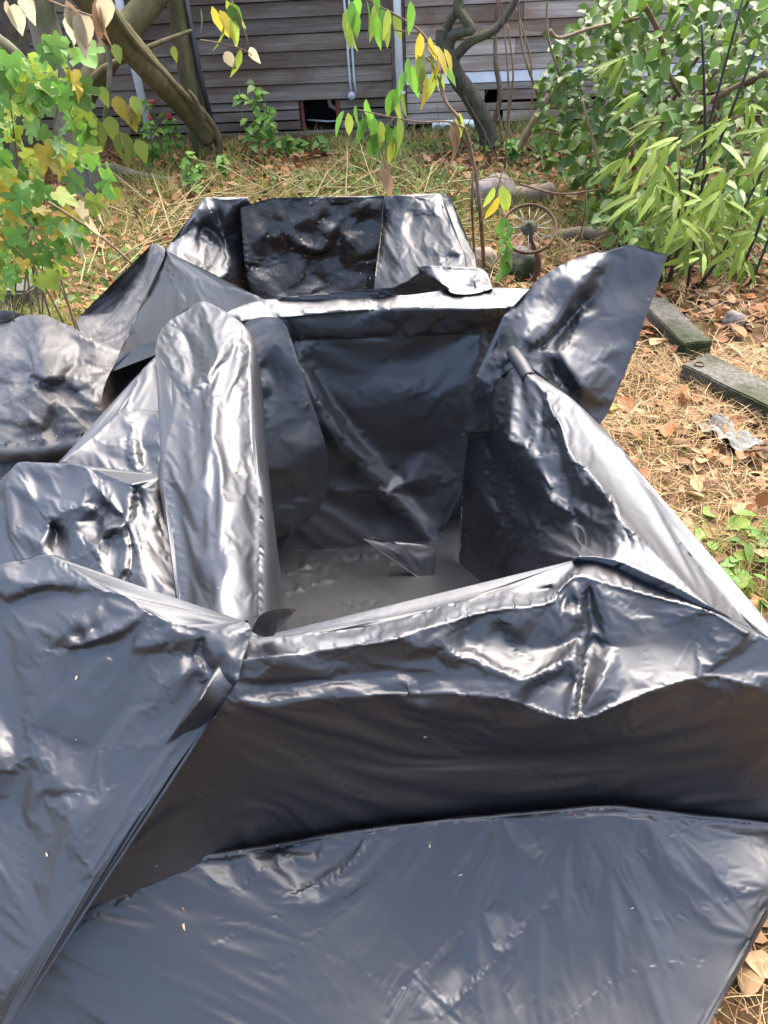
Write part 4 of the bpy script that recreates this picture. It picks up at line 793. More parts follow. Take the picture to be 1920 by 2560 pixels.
# ------------------------------------------------------------------ ground
gm, nt, b = new_mat('ground_litter')
n = noise_tex(nt, 22, 10, .75); n2 = noise_tex(nt, 1.3, 4, .6); n3 = noise_tex(nt, 90, 6, .7, stretch=(1, .4, 1))
c1 = ramp(nt, n.outputs[0], [(.3, (.02, .012, .006)), (.5, (.075, .042, .019)), (.7, (.15, .088, .04))])
c2 = ramp(nt, n3.outputs[0], [(.35, (.035, .021, .009)), (.65, (.13, .083, .034))])
nt.links.new(mixc(nt, n2.outputs[0], c1.outputs[0], c2.outputs[0]), b.inputs['Base Color'])
b.inputs['Roughness'].default_value = .95; b.inputs['Specular IOR Level'].default_value = .1
bump(nt, b, n.outputs[0], .8, .02)
def gz(x, y):
    if abs(x) < .5 and .9 < y < 2.2: return -.6
    f = min(1, max(0, (math.hypot(x, y-1.8)-1.6)/1.5))
    return f * (.05*noise.noise(Vector((x*.6, y*.6, 0))) + .02*noise.noise(Vector((x*2, y*2, 4))))
gv = []; gf = []; xs = list(np.r_[np.linspace(-60, -6, 8)[:-1], np.arange(-6, 6.01, .2), np.linspace(6, 60, 8)[1:]])
ys = list(np.r_[np.linspace(-60, -4, 8)[:-1], np.arange(-4, 9.01, .2), np.linspace(9, 70, 8)[1:]])
for y in ys:
    for x in xs: gv.append((x, y, gz(x, y)))
for j in range(len(ys)-1):
    for i in range(len(xs)-1):
        a = j*len(xs)+i; gf.append((a, a+1, a+1+len(xs), a+len(xs)))
tag(mesh_obj('ground', gv, gf, gm), kind='structure')

# ------------------------------------------------------------------ leaf shapes (stalk at origin, along +Y, face up +Z)
def leaf_shape(prof, fold=.18, droop=.15, L=1.0):
    """prof: (t, half width) list; two strips along the midrib"""
    V = []; Fc = []
    for t, w in prof:
        z = -droop*t*t; y = t*L
        V += [(-w, y, z + fold*w), (0, y, z), (w, y, z + fold*w)]
    for k in range(len(prof)-1):
        a = 3*k; Fc += [(a, a+1, a+4, a+3), (a+1, a+2, a+5, a+4)]
    return np.array(V), Fc
OVAL = leaf_shape([(0, .01), (.12, .18), (.35, .31), (.6, .30), (.82, .18), (1, .01)], .3, .12)
LANCE = leaf_shape([(0, .005), (.1, .05), (.3, .085), (.6, .07), (.85, .03), (1, .002)], .2, .22)
TOOTH = leaf_shape([(0, .005), (.15, .13), (.4, .19), (.7, .13), (1, .004)], .22, .30)
OVATE = leaf_shape([(0, .02), (.1, .22), (.3, .33), (.6, .25), (.85, .1), (1, .005)], .2, .2)
FALLEN = leaf_shape([(0, .02), (.2, .26), (.5, .34), (.8, .18), (1, .01)], .45, -.18)
FALLEN2 = leaf_shape([(0, .02), (.2, .20), (.5, .30), (.8, .2), (1, .01)], -.35, .22)
BLADE = (np.array([(-.5, 0, 0), (.5, 0, 0), (-.4, .5, .12), (.4, .5, .12), (0, 1, .05)], float), [(0, 1, 3, 2), (2, 3, 4)])
def lobed():
    half = [(.0, .0), (.20, -.16), (.42, -.12), (.52, .08), (.40, .22), (.62, .34), (.60, .56), (.44, .56), (.30, .50), (.26, .70), (.14, .86), (0, 1.0)]
    pts = half + [(-x, y) for x, y in half[-2:0:-1]]
    V = [(0, .30, -.03)] + [(x, y, .10*abs(x) - .18*max(0, y-.3)**2 - .10*abs(x)**2 + .05*math.sin(9*x+7*y)) for x, y in pts]
    k = len(pts)
    return np.array(V), [(0, 1+i, 1+(i+1) % k) for i in range(k)]
LOBED = lobed()
def leaf_data(name, shape, size, mat):
    me = bpy.data.meshes.new(name)
    me.from_pydata([tuple(v*size) for v in shape[0]], [], shape[1]); me.materials.append(mat)
    me.polygons.foreach_set('use_smooth', np.full(len(me.polygons), True)); me.update(); return me
def basis(d, up, spin=0.0):
    """matrix with +Y along d and +Z as near as possible to up"""
    d = Vector(d).normalized(); u = Vector(up); x = d.cross(u)
    if x.length < 1e-4: x = Vector((1, 0, 0))
    x.normalize(); z = x.cross(d)
    m = Matrix((x, d, z)).transposed()
    return m @ Matrix.Rotation(spin, 3, 'Y')
def leaf_obj(me, loc, rot, scale, parent, name='leaf'):
    o = bpy.data.objects.new(name, me); COL.objects.link(o)
    o.matrix_world = Matrix.Translation(loc) @ rot.to_4x4() @ Matrix.Diagonal((scale, scale, scale, 1))
    if parent is not None:
        o.parent = parent; o.matrix_parent_inverse = Matrix.Translation(parent.location).inverted() @ Matrix.Identity(4)
    return o
class Cloud:
    """many small pieces gathered in one mesh"""
    def __init__(s): s.V = []; s.F = []; s.M = []; s.n = 0
    def add(s, shape, loc, rot, sc, mi=0, w=1.0):
        A = np.array(rot); P = shape[0]*np.array([sc*w, sc, sc])
        s.V.append(P @ A.T + np.array(loc)); 
        for f in shape[1]: s.F.append(tuple(q + s.n for q in f)); s.M.append(mi)
        s.n += len(P)
    def build(s, name, mats, parent=None):
        o = mesh_obj(name, np.concatenate(s.V), s.F, mats, None, True, s.M)
        if parent is not None:
            o.parent = parent; o.matrix_parent_inverse = Matrix.Translation(parent.location).inverted()
        o['kind'] = 'stuff'; return o
def attach(o, parent):
    o.parent = parent; o.matrix_parent_inverse = Matrix.Translation(parent.location).inverted(); return o
def in_poly(poly, n, rnd):
    xs_ = [p[0] for p in poly]; ys_ = [p[1] for p in poly]; out = []
    while len(out) < n:
        q = (rnd.uniform(min(xs_), max(xs_)), rnd.uniform(min(ys_), max(ys_)))
        if inside(poly, np.array([q]))[0]: out.append(q)
    return out
def rdir(rnd): 
    while 1:
        v = Vector((rnd.uniform(-1, 1), rnd.uniform(-1, 1), rnd.uniform(-1, 1)))
        if .05 < v.length < 1: return v.normalized()

# ------------------------------------------------------------------ wooden house
WALL_A = math.atan(-.14)
house = empty('house', (0, 7.55, 0), WALL_A)
tag(house, 'weathered grey timber-clad house behind the garden', 'house')
def wall_s(x): return x / math.cos(WALL_A)
def hbox(name, s0, s1, z0, z1, y0, y1, mat, tilt=0.0, sag=0.0):
    """box in the wall's own frame (s along the wall, y depth, z up)"""
    V = [(s0, y0-tilt, z0), (s1, y0-tilt, z0+sag), (s1, y1, z0+sag), (s0, y1, z0), (s0, y0, z1), (s1, y0, z1+sag), (s1, y1, z1+sag), (s0, y1, z1)]
    o = mesh_obj(name, V, [(0,3,2,1),(4,5,6,7),(0,1,5,4),(1,2,6,5),(2,3,7,6),(3,0,4,7)], mat, house, False)
    bv = o.modifiers.new('bevel', 'BEVEL'); bv.width = .003; bv.segments = 1
    return o
rnd = random.Random(4)
zl = [.263, .394, .523, .647, .775, .897, 1.015, 1.14, 1.265, 1.39, 1.515, 1.64, 1.765, 1.89, 2.015, 2.14, 2.265, 2.39, 2.5]
for k in range(len(zl)-1):
    cuts = [-5.2, rnd.uniform(-3.4, -2.0), .335]
    for a, c in zip(cuts, cuts[1:]):
        hbox('plank', a + (.003 if a > -5 else 0), c, zl[k]+.004, zl[k+1]-.002, -.012+rnd.uniform(-.002, .002), .03, M_BOARD, .022, rnd.uniform(-.003, .003))
zr = [.437, .559, .677, .80, .925, 1.05, 1.175, 1.3, 1.425, 1.55, 1.675, 1.8, 1.925, 2.05, 2.175, 2.3, 2.42, 2.5]
for k in range(len(zr)-1):
    cuts = [.46, rnd.uniform(1.4, 2.4), 4.8]
    for a, c in zip(cuts, cuts[1:]):
        hbox('plank', a+.003, c, zr[k]+.004, zr[k+1]-.002, -.012+rnd.uniform(-.002, .002), .03, M_BOARD2, .02, rnd.uniform(-.003, .003))
hbox('white_board', .46, 4.8, .348, .433, -.022, .03, M_WHITE)
hbox('plank', .46, 4.8, .292, .342, -.012, .03, M_BOARD2, .01)
for a, c, z0, z1 in ((.46, 1.16, .205, .282), (1.30, 1.95, .205, .285), (1.98, 4.8, .205, .285), (.46, 1.05, .12, .196), (1.10, 4.8, .125, .18), (.46, 1.3, .03, .112), (1.33, 4.8, .03, .115)):
    hbox('slat', a, c, z0, z1, -.006, .02, M_BOARD2, .004, rnd.uniform(-.006, .006))
hbox('corner_post', .335, .395, 0, 2.5, -.018, .05, M_BOARD, 0)
hbox('corner_post', .415, .457, 0, 2.5, -.02, .05, M_BOARD, 0)
# low slats either side of the open vent
for z0, z1 in ((.185, .252), (.098, .172), (.02, .086)):
    hbox('slat', -5.2, -2.2, z0, z1, -.004, .02, M_BOARD, .003, rnd.uniform(-.004, .004))
    hbox('slat', -2.19, -.545, z0, z1, -.004, .02, M_BOARD, .003, rnd.uniform(-.004, .004))
    hbox('slat', -.16, .33, z0-.004, z1-.004, -.004, .02, M_BOARD, .003, rnd.uniform(-.004, .004))
hbox('red_stud', -.575, -.505, 0, .255, .022, .05, M_RED)
hbox('red_stud', -.525, -.50, 0, .255, -.012, .018, M_RED)
hbox('red_stud', -.20, -.16, 0, .26, -.008, .05, M_RED)
hbox('sill_board', -5.2, .33, -.08, .0, -.02, .04, M_BOARD)
hbox('shade_backing', -5.2, 4.8, -.1, 2.5, .42, .5, M_DARK)  # near-black sheet stands in for the unlit space behind slats and vent
hbox('roof_slab', -5.3, 4.9, 2.5, 2.6, -.3, 1.2, M_DARK)
for sgn in (-5.2, 4.75): hbox('side_wall', sgn, sgn+.05, 0, 2.5, .04, .42, M_BOARD)
mb = MB(); mb.tube([(-.30, .25, .26), (-.29, .25, .16), (-.24, .25, .13), (-.1, .25, .12)], .022, 12); mb.build('waste_pipe', M_PVC, house)
mb = MB(); mb.tube([(-.5, .12, .07), (-.3, .1, .055), (-.18, .1, .06)], .008, 8); mb.build('waste_pipe', M_PVC, house)
mb = MB(); mb.tube([(.405, -.06, 2.5), (.405, -.06, .02)], .033, 18); dp = mb.build('downpipe', M_WHITE, house)
for z in (.29, 1.2): hbox('pipe_bracket', .36, .45, z, z+.018, -.1, -.02, M_WHITE)
for s0 in (-.045, -.005):
    mb = MB(); mb.tube([(s0, -.03, 2.5), (s0, -.03, .40), (s0+(.008 if s0 < -.02 else .014), -.03, .30)], .010, 10); mb.build('conduit', M_PVC, house)
mb = MB(); mb.tube([(-.038, -.045, .285), (-.038, -.012, .285)], .034, 20); mb.build('junction_box', M_PVC, house)
mb = MB(); mb.tube([(-1.985, -.1, 2.5), (-1.985, -.1, .0)], .036, 16); mb.build('downpipe', M_WHITE, house)
mb = MB(); P = [Vector((.66, 7.2, .07)), Vector((.95, 7.16, .075)), Vector((1.04, 7.15, .06))]
mb.tube(spline(P, 4), .035, 14); tag(mb.build('white_pipe', M_WHITE), 'short white pipe lying on the ground along the house wall', 'pipe')

# ------------------------------------------------------------------ trunks and branches
def P3(px, py, y): return at(px, py, y, 'y')
def limb(mbx, pts, r, n=10, seg=6, jit=.04, seed=1):
    S = spline(pts, seg); mbx.tube(S, lerp_list(r, len(S)), n, jit=jit, seed=seed)
def ground_pt(px, py): return at(px, py, 0.0, 'z')
def trunk_thing(name, label, base, parts, mat, cat='tree', group=None):
    e = empty(name, base); tag(e, label, cat, group)
    for pn, pts, r, sd in parts:
        m_ = MB(); limb(m_, pts, r, 12, 6, .05, sd); attach(m_.build(pn, mat), e)
    return e
trunk_thing('tree', 'pale grey trunk leaning behind the lobed-leaf bush', ground_pt(228, 500), [
    ('trunk', [P3(232,520,5.9), P3(205,420,5.9), P3(160,250,5.85), P3(115,80,5.8), P3(85,-60,5.75), P3(40,-300,5.7)], [.125, .105, .10, .095, .09, .08], 1),
    ('branch', [P3(150,230,5.8), P3(80,180,5.5), P3(0,110,5.3), P3(-90,60,5.1)], [.05, .045, .05, .04], 2),
    ('root_stub', [P3(240,480,5.85), P3(235,410,5.8), P3(222,360,5.85)], [.045, .05, .045], 5)], M_BARKP)
trunk_thing('mossy_tree', 'yellow-green mossy trunk slanting down to the right across the house wall', ground_pt(520, 372), [
    ('trunk', [P3(525,350,6.75), P3(460,265,6.6), P3(380,180,6.3), P3(300,85,6.1), P3(230,0,5.9), P3(120,-120,5.7)], [.075, .085, .09, .095, .10, .10], 3),
    ('shoot', [P3(545,405,6.7), P3(548,350,6.68), P3(515,290,6.6), P3(440,215,6.4), P3(350,120,6.1), P3(290,40,5.9), P3(250,-30,5.8)], [.022, .028, .026, .022, .02, .017, .014], 4),
    ('shoot', [P3(510,300,6.55), P3(490,250,6.5), P3(470,225,6.5)], [.018, .015, .01], 6),
    ('shoot', [P3(410,230,6.35), P3(360,185,6.25), P3(320,150,6.2)], [.02, .024, .02], 7)], M_BARKM)
trunk_thing('mossy_post', 'upright olive-green trunk behind the foot of the slanting mossy trunk', ground_pt(510, 392), [
    ('trunk', [P3(512,400,7.0), P3(490,290,7.0), P3(465,150,7.0), P3(445,20,7.0), P3(425,-110,7.0)], [.095, .085, .08, .08, .075], 8)], M_BARKM)
trunk_thing('shaded_tree', 'dim olive trunk slanting up to the right behind the mossy trunks', ground_pt(150, 420), [
    ('trunk', [P3(150,400,6.5), P3(195,260,6.5), P3(270,140,6.6), P3(345,40,6.7), P3(420,-60,6.8)], [.11, .10, .10, .10, .10], 9),
    ('branch', [P3(190,255,6.4), P3(250,180,6.4), P3(310,148,6.4), P3(390,110,6.5), P3(480,76,6.6)], [.03, .03, .024, .018, .012], 10)], M_BARKM)
trunk_thing('dark_tree', 'dark shaded trunk at the edge behind the lobed-leaf bush', ground_pt(60, 470), [
    ('trunk', [P3(70,480,6.6), P3(60,300,6.6), P3(35,130,6.6), P3(10,-60,6.6)], [.13, .12, .11, .10], 11)], M_BARKD)
trunk_thing('thin_sapling', 'thin bare sapling stem beside the yellow round leaf', ground_pt(245, 395), [
    ('trunk', [P3(247,400,6.1), P3(262,300,6.1), P3(274,190,6.1), P3(270,110,6.1), P3(258,60,6.1)], [.018, .018, .018, .018, .014], 12),
    ('branch', [P3(270,112,6.1), P3(245,85,6.0), P3(215,40,5.9)], [.012, .01, .006], 13)], M_BARKP, 'sapling')
mb = MB(); mb.tube([P3(548,380,6.95), P3(500,190,6.95), P3(462,-20,6.95)], .022, 6)
tag(mb.build('netting_strip', M_NET), 'black netting strip running down beside the olive trunk', 'netting')
mb = MB(); limb(mb, [ground_pt(232,432)+Vector((0,0,.04)), ground_pt(290,440)+Vector((0,0,.06)), ground_pt(350,455)+Vector((0,0,.05)), ground_pt(425,460)+Vector((0,0,.03))], [.028, .038, .034, .022], 10, 5, .06)
tag(mb.build('fallen_branch', M_BARKP), 'bare fallen branch lying on leaf litter below the trunks', 'branch')
# gnarled tree
trunk_thing('gnarled_tree', 'gnarled dark lichen-covered tree with twisted forks before the house', ground_pt(1232, 385), [
    ('trunk', [P3(1235,395,6.55), P3(1212,310,6.5), P3(1175,240,6.45), P3(1138,185,6.4), P3(1122,140,6.4), P3(1105,105,6.4), P3(1104,72,6.4)], [.085, .075, .07, .065, .065, .05, .038], 21),
    ('fork', [P3(1118,150,6.4), P3(1128,95,6.38), P3(1165,78,6.3), P3(1178,72,6.3), P3(1158,42,6.3), P3(1143,20,6.3), P3(1150,-20,6.3)], [.045, .042, .036, .036, .032, .034, .03], 22),
    ('fork', [P3(1110,100,6.4), P3(1125,50,6.4), P3(1148,18,6.35), P3(1140,-30,6.35)], [.035, .034, .034, .03], 23),
    ('branch', [P3(1135,145,6.4), P3(1175,105,6.35), P3(1235,75,6.3), P3(1268,35,6.3), P3(1295,-15,6.3)], [.038, .034, .03, .026, .022], 24)], M_BARKD)
trunk_thing('bent_stem', 'slim bent stem rising right of the gnarled tree', ground_pt(1232, 335), [
    ('trunk', [P3(1230,330,6.9), P3(1250,240,6.9), P3(1240,165,6.9), P3(1238,100,6.9), P3(1245,0,6.9), P3(1250,-60,6.9)], [.02, .022, .02, .016, .014, .012], 25)], M_TWIG, 'stem')
for k, (a, c, y) in enumerate([((1262,420), (1250,-20), 5.6), ((1345,240), (1295,-20), 5.4), ((1330,260), (1290,20), 5.8), ((1400,190), (1370,-30), 5.0), ((1270,300), (1268,60), 6.0)]):
    mb = MB(); m0 = P3(a[0], a[1], y); m1 = P3(c[0], c[1], y)
    mid = (m0+m1)/2 + Vector((.04*(-1)**k, 0, 0)); limb(mb, [m0, mid, m1], [.008, .007, .005], 6, 6, .05, k)
    tag(mb.build('vine_stem', M_TWIG), ['thin brown vine stem hanging just right of the gnarled trunk', 'thin vine stem hanging at the left edge of the oval-leaved shrub', 'thin vine stem crossing the white board of the house', 'thin vine stem against the upper shrub leaves', 'short thin vine stem near the bent stem'][k], 'stem')
# ------------------------------------------------------------------ plants
def plant(name, label, base, cat='bush', group=None):
    return tag(empty(name, base), label, cat, group)
VIEW = Vector((0, -.55, .83))
# lobed-leaf bush on the left
rnd = random.Random(21)
bush = plant('lobed_leaf_bush', 'bush of lobed green and yellow leaves overhanging the leaf litter beside the trunks', (-1.5, 3.1, 0))
LB = [leaf_data('leaf', LOBED, .085, m_) for m_ in (G_BRIGHT, G_EDGE, G_MID, G_YG, G_YEL)]
tips = []
def put_leaf(p, k=None, big=1.0, par=None, data=None, hang=.8):
    d = Vector((rnd.uniform(-.7, .7), rnd.uniform(-.8, .1), -hang + rnd.uniform(-.3, .5)))
    up = VIEW + .8*rdir(rnd)
    me = (data or LB)[k if k is not None else rnd.choice((0, 0, 0, 0, 1, 1, 2, 2, 2, 2, 3))]
    o = leaf_obj(me, p, basis(d, up, rnd.uniform(-.7, .7)), big*rnd.uniform(.55, 1.1), par or bush)
    o.scale = Vector(o.scale) * 1.0; o.scale.x *= rnd.uniform(.75, 1.1); o.scale.z *= rnd.uniform(.6, 3.0); return o
for q in in_poly([(-30,110),(40,160),(120,105),(170,150),(225,330),(215,420),(150,470),(210,560),(180,650),(90,700),(-30,720)], 165, rnd):
    y = rnd.uniform(2.55, 3.25)
    p = P3(q[0], q[1]-25, y)
    k = 4 if (q[1] > 380 and rnd.random() < .15) else None
    put_leaf(p, k); tips.append(p)
for q in in_poly([(-30,560),(120,560),(230,560),(150,700),(60,760),(-30,760)], 34, rnd):
    p = P3(q[0], q[1]-20, rnd.uniform(2.7, 3.1)); put_leaf(p, rnd.choice((0, 1, 2, 3)), .85)
for q, k in (((140,130),0),((185,135),3),((205,150),0),((150,185),3),((180,215),4),((165,245),0),((265,455),0),((285,500),1),((235,520),3),((230,420),0),((90,300),0),((60,240),1),((25,170),0),((110,395),4),((20,480),4),((30,555),4),((150,590),4),((190,470),2)):
    p = P3(q[0], q[1]-30, 2.6); put_leaf(p, k, 1.05); tips.append(p)
for q in ((200,500),(215,535),(245,505),(170,560),(195,590)):    # pale rolled leaves lower in the bush
    p = P3(q[0], q[1], 2.7); leaf_obj(leaf_data('leaf', OVATE, .085, G_PALE), p, basis((rnd.uniform(-.3, .3), -.2, -1), VIEW + .6*rdir(rnd), 1.0), 1, bush)
for k in range(9):
    a = Vector((-1.5+rnd.uniform(-.2, .2), 3.1+rnd.uniform(-.15, .15), 0)); c = tips[k*15 % len(tips)]
    mb = MB(); limb(mb, [a, a.lerp(c, .5)+Vector((0, .05, .12)), c+Vector((0, .02, 0))], [.005, .004, .002], 6, 6, .05, k); attach(mb.build('stem', M_TWIG), bush)
mb = MB(); limb(mb, [P3(120,505,2.75), P3(250,590,2.75), P3(330,660,2.8)], [.006, .005, .004], 6, 5)
attach(mb.build('stem', M_TWIG), bush)
# hanging dry leaves at the top
top = plant('hanging_dry_twig', 'twig of pale curled dry leaves hanging in front of the trunks', P3(150, -40, 2.4), 'twig')
mb = MB(); limb(mb, [P3(60,-30,2.4), P3(130,5,2.4), P3(200,30,2.4), P3(245,45,2.4)], [.005, .004, .003, .002], 6, 5); attach(mb.build('stem', M_TWIG), top)
DL = [leaf_data('leaf', OVATE, .075, G_PALE), leaf_data('leaf', TOOTH, .10, L_TAN)]
for px, py, k in ((15,0,0),(35,10,0),(165,0,1),(178,35,0),(190,60,0),(205,30,0),(240,-5,1),(250,5,1),(262,-10,0),(60,-20,0),(175,15,0)):
    leaf_obj(DL[k], P3(px, py, 2.4), basis((rnd.uniform(-.25, .25), -.15, -1), VIEW + .8*rdir(rnd), rnd.uniform(-1, 1)), rnd.uniform(.8, 1.15), top)
tw = plant('leafy_hanging_twig', 'thin arching twig with a few yellow-green leaves before the dark boards', P3(560, -40, 2.6), 'twig')
mb = MB(); limb(mb, [P3(560,-40,2.6), P3(590,30,2.6), P3(615,90,2.6), P3(620,120,2.6)], [.004, .003, .0025, .002], 6, 5)
limb(mb, [P3(500,100,2.6), P3(550,108,2.6), P3(610,125,2.6), P3(630,140,2.6)], [.0025, .0025, .002, .0015], 6, 5); attach(mb.build('stem', M_TWIG), tw)
TL = [leaf_data('leaf', OVATE, .07, G_MID), leaf_data('leaf', TOOTH, .09, G_YEL), leaf_data('leaf', TOOTH, .08, G_YG), leaf_data('leaf', OVATE, .06, G_PALE)]
for px, py, k in ((500,20,0),(530,15,1),(548,25,1),(560,55,2),(580,40,2),(575,10,0),(562,130,3),(625,118,3),(600,120,2),(565,0,2)):
    leaf_obj(TL[k], P3(px, py, 2.6), basis((rnd.uniform(-.3, .6), -.1, -.9), VIEW + .7*rdir(rnd), rnd.uniform(-.6, .6)), rnd.uniform(.8, 1.1), tw)
# round yellow leaves low behind
yl = plant('round_leaf_plant', 'plant with big round yellow leaves in the shade below the trunks', ground_pt(300, 395), 'plant')
YL = [leaf_data('leaf', OVATE, .19, G_YEL), leaf_data('leaf', OVATE, .20, G_YG)]
for px, py, k, s_ in ((318,262,0,.95),(290,240,0,.8),(335,270,0,.7),(215,275,1,1),(240,300,1,1),(275,290,1,.9),(300,330,1,1.1),(345,350,1,.8),(330,240,1,.7),(255,215,1,.7),(285,110,1,.6),(435,115,1,.5)):
    leaf_obj(YL[k], P3(px, py, 5.9), basis((rnd.uniform(-.3, .3), -.2, -1), VIEW + .4*rdir(rnd)), s_, yl)
for px, py in ((318,262),(240,300),(300,330)):
    mb = MB(); limb(mb, [ground_pt(300,395), P3(px+10,py+60,5.95), P3(px,py,5.9)], [.008,.006,.004], 6, 5); attach(mb.build('stem', M_TWIG), yl)
# nettle-like plants by the wall
def herb(label, base_px, box, y, n, seed, flowers=0):
    r = random.Random(seed); b0 = at(base_px[0], base_px[1], y, 'y'); b0.z = 0
    e = plant('green_herb', label, b0, 'plant', None)
    D = [leaf_data('leaf', OVATE, .085, m_) for m_ in (G_MID, G_SHRUB2, G_BRIGHT)]
    ns = max(3, n//14)
    for s_ in range(ns):
        px = r.uniform(box[0], box[2]); py = r.uniform(box[1], box[1]+.4*(box[3]-box[1]))
        y1 = y + r.uniform(-.25, .25); t = P3(px, py, y1); f = Vector((t.x+r.uniform(-.1, .1), y1, 0))
        st = MB(); limb(st, [f, f.lerp(t, .5)+Vector((r.uniform(-.03, .03), 0, 0)), t], [.005, .004, .003], 5, 4); attach(st.build('stem', G_MID), e)
        for k in range(n//ns):
            u = r.uniform(.25, 1.0); p = f.lerp(t, u); a = r.uniform(0, 6.28)
            leaf_obj(r.choice(D), p, basis((math.cos(a), math.sin(a)-.3, -.15+r.uniform(-.4, .3)), VIEW + .3*rdir(r)), r.uniform(.6, 1.15), e)
        if s_ < flowers:
            fm = MB()
            for q in range(5):
                c = t + .015*rdir(r); fm.box(c-Vector((.009,)*3), c+Vector((.009,)*3))
            attach(fm.build('flower', M_FLOWER), e)
    return e
M_FLOWER = plain_mat('red_flower', (.45, .03, .05), .5, .2, 20, 0)
herb('leafy green herb with small red flowers in front of the white drainpipe', (400, 400), (345,250,470,390), 6.5, 90, 5, 3)
herb('tall green nettle-like plant in front of the low slats', (640, 380), (560,200,705,400), 6.7, 110, 6)
herb('low green weeds in front of the olive trunk', (480, 430), (440,380,560,455), 5.9, 60, 7)
herb('low green weeds at the foot of the gnarled tree', (1330, 360), (1240,300,1400,420), 6.2, 90, 8)
herb('green weeds under the vent opening of the house', (760, 400), (700,330,900,400), 6.9, 70, 9)
# sapling with drooping leaflets, centre
sap = plant('drooping_sapling', 'slender sapling arching over the far bin with drooping yellow-green leaflets', ground_pt(1215, 690), 'sapling')
mb = MB(); SY = 3.3
limb(mb, [ground_pt(1212,700), P3(1203,560,3.45), P3(1190,440,3.4), P3(1161,320,3.35), P3(1119,262,3.3), P3(1100,215,3.3), P3(1108,165,3.3)], [.011, .010, .009, .008, .006, .005, .004], 8, 6, .05)
attach(mb.build('trunk', M_TWIG), sap)
mb = MB(); limb(mb, [ground_pt(1190,690), P3(1180,520,3.42), P3(1186,400,3.4)], [.007, .006, .005], 6, 6); attach(mb.build('branch', M_TWIG), sap)
twigs = [[(1161,320),(1119,304),(1050,305),(980,293),(912,278),(888,272)], [(1108,165),(1056,84),(997,42),(950,17),(905,-10)], [(1119,262),(1090,180),(1060,140),(1025,135)], [(1056,84),(1020,80),(985,75)], [(985,295),(960,330),(955,375),(965,420)], [(1200,560),(1240,480),(1255,430)]]
for t in twigs:
    mb = MB(); limb(mb, [P3(px, py, SY) for px, py in t], [.005, .004, .003, .002], 6, 5); attach(mb.build('twig', M_TWIG), sap)
SL = [leaf_data('leaf', TOOTH, .115, m_) for m_ in (G_YG, G_BRIGHT, G_YEL)]
SL2 = leaf_data('leaf', TOOTH, .13, L_TAN)
for px, py, k, dx in ((915,255,1,.1),(890,270,1,-.3),(905,290,1,0),(925,285,1,.2),(935,300,1,-.1),(950,310,0,.1),(860,285,1,-.8),(935,330,1,.1),(955,330,0,-.1),(915,300,1,-.4),(945,340,1,-.5),(965,318,1,.3),(870,290,0,.1),(995,300,0,0),(985,350,0,0),(990,320,1,.05),
                      (900,0,1,-.3),(880,10,1,0),(915,5,1,.1),(935,20,0,-.1),(955,25,1,0),(970,30,0,.1),(890,30,1,-.2),(865,30,0,-.1),(960,50,0,.1),(945,45,1,-.2),(985,40,0,.2),(870,60,0,.05),(930,-20,1,.4),(1025,10,1,0),
                      (1050,90,2,.0),(1075,100,2,.3),(1085,120,2,.5),(1060,125,0,.1),(1080,140,0,0),(1095,150,2,-.1),(1020,150,1,0),(1055,165,1,-.1),(1030,170,1,.1),(1085,180,0,.05),(1100,190,0,.1),(1065,195,2,-.1),(1015,185,1,-.4),(1000,220,1,-.5),(1045,145,0,.3),(1075,165,0,.6),(1110,175,1,.8),(1110,130,2,.5),
                      (985,230,1,-.5),(1010,240,0,0),(995,250,0,.1),(1235,475,0,-.2),(1255,470,0,.1),(1262,478,0,.3),(1245,500,2,-.3),(985,365,2,0),(1150,290,0,.1)):
    leaf_obj(SL[k], P3(px, py-8, SY+rnd.uniform(-.08, .08)), basis((dx+rnd.uniform(-.2, .2), rnd.uniform(-.4, .2), -.9), VIEW + .5*rdir(rnd), rnd.uniform(-.4, .4)), rnd.uniform(.75, 1.1), sap)
for px, py in ((960,395),(965,420),(1135,300),(1140,330)): leaf_obj(SL2, P3(px, py, SY), basis((.05, -.1, -1), VIEW + .5*rdir(rnd)), 1.0, sap)
# oval-leaved evergreen shrub
rnd = random.Random(33)
sh = plant('evergreen_shrub', 'large dense evergreen shrub with glossy oval leaves beside the house', at(1600, 560, 0.0), 'shrub')
SD = [leaf_data('leaf', OVAL, .078, G_SHRUB), leaf_data('leaf', OVAL, .078, G_SHRUB2)]
poly = [(1335,215),(1385,160),(1370,90),(1440,60),(1480,0),(1520,-60),(1960,-60),(1960,480),(1760,560),(1640,600),(1580,640),(1500,590),(1455,470),(1400,430),(1360,390),(1345,300)]
pts = in_poly(poly, 2300, rnd); fc = Cloud(); near = []
for q in pts:
    edge = min(1, max(0, (q[0]-1330)/260))
    y = 5.4 - 1.5*edge*rnd.random()**.8 + rnd.uniform(-.2, .25) - .5*max(0, (q[1]-300)/300)
    p = P3(q[0], q[1], y); p.z = max(p.z, .04)
    clump = noise.noise(Vector(p)*3.3)
    d = Vector((rnd.uniform(-1, .6), rnd.uniform(-1, .3), rnd.uniform(-.9, .35))); up = VIEW + .75*rdir(rnd)
    near.append((y, p, basis(d, up), rnd.uniform(.7, 1.15), 1 if clump + rnd.uniform(-.25, .25) > .12 else 0))
near.sort(key=lambda t: t[0])
for k, (y, p, m_, s_, mi) in enumerate(near):
    if k < 300: leaf_obj(SD[mi], p, m_, s_, sh)
    else: fc.add((OVAL[0]*.078, OVAL[1]), p, m_, s_, mi)
fc.build('foliage', [G_SHRUB, G_SHRUB2], sh)
b0 = sh.location
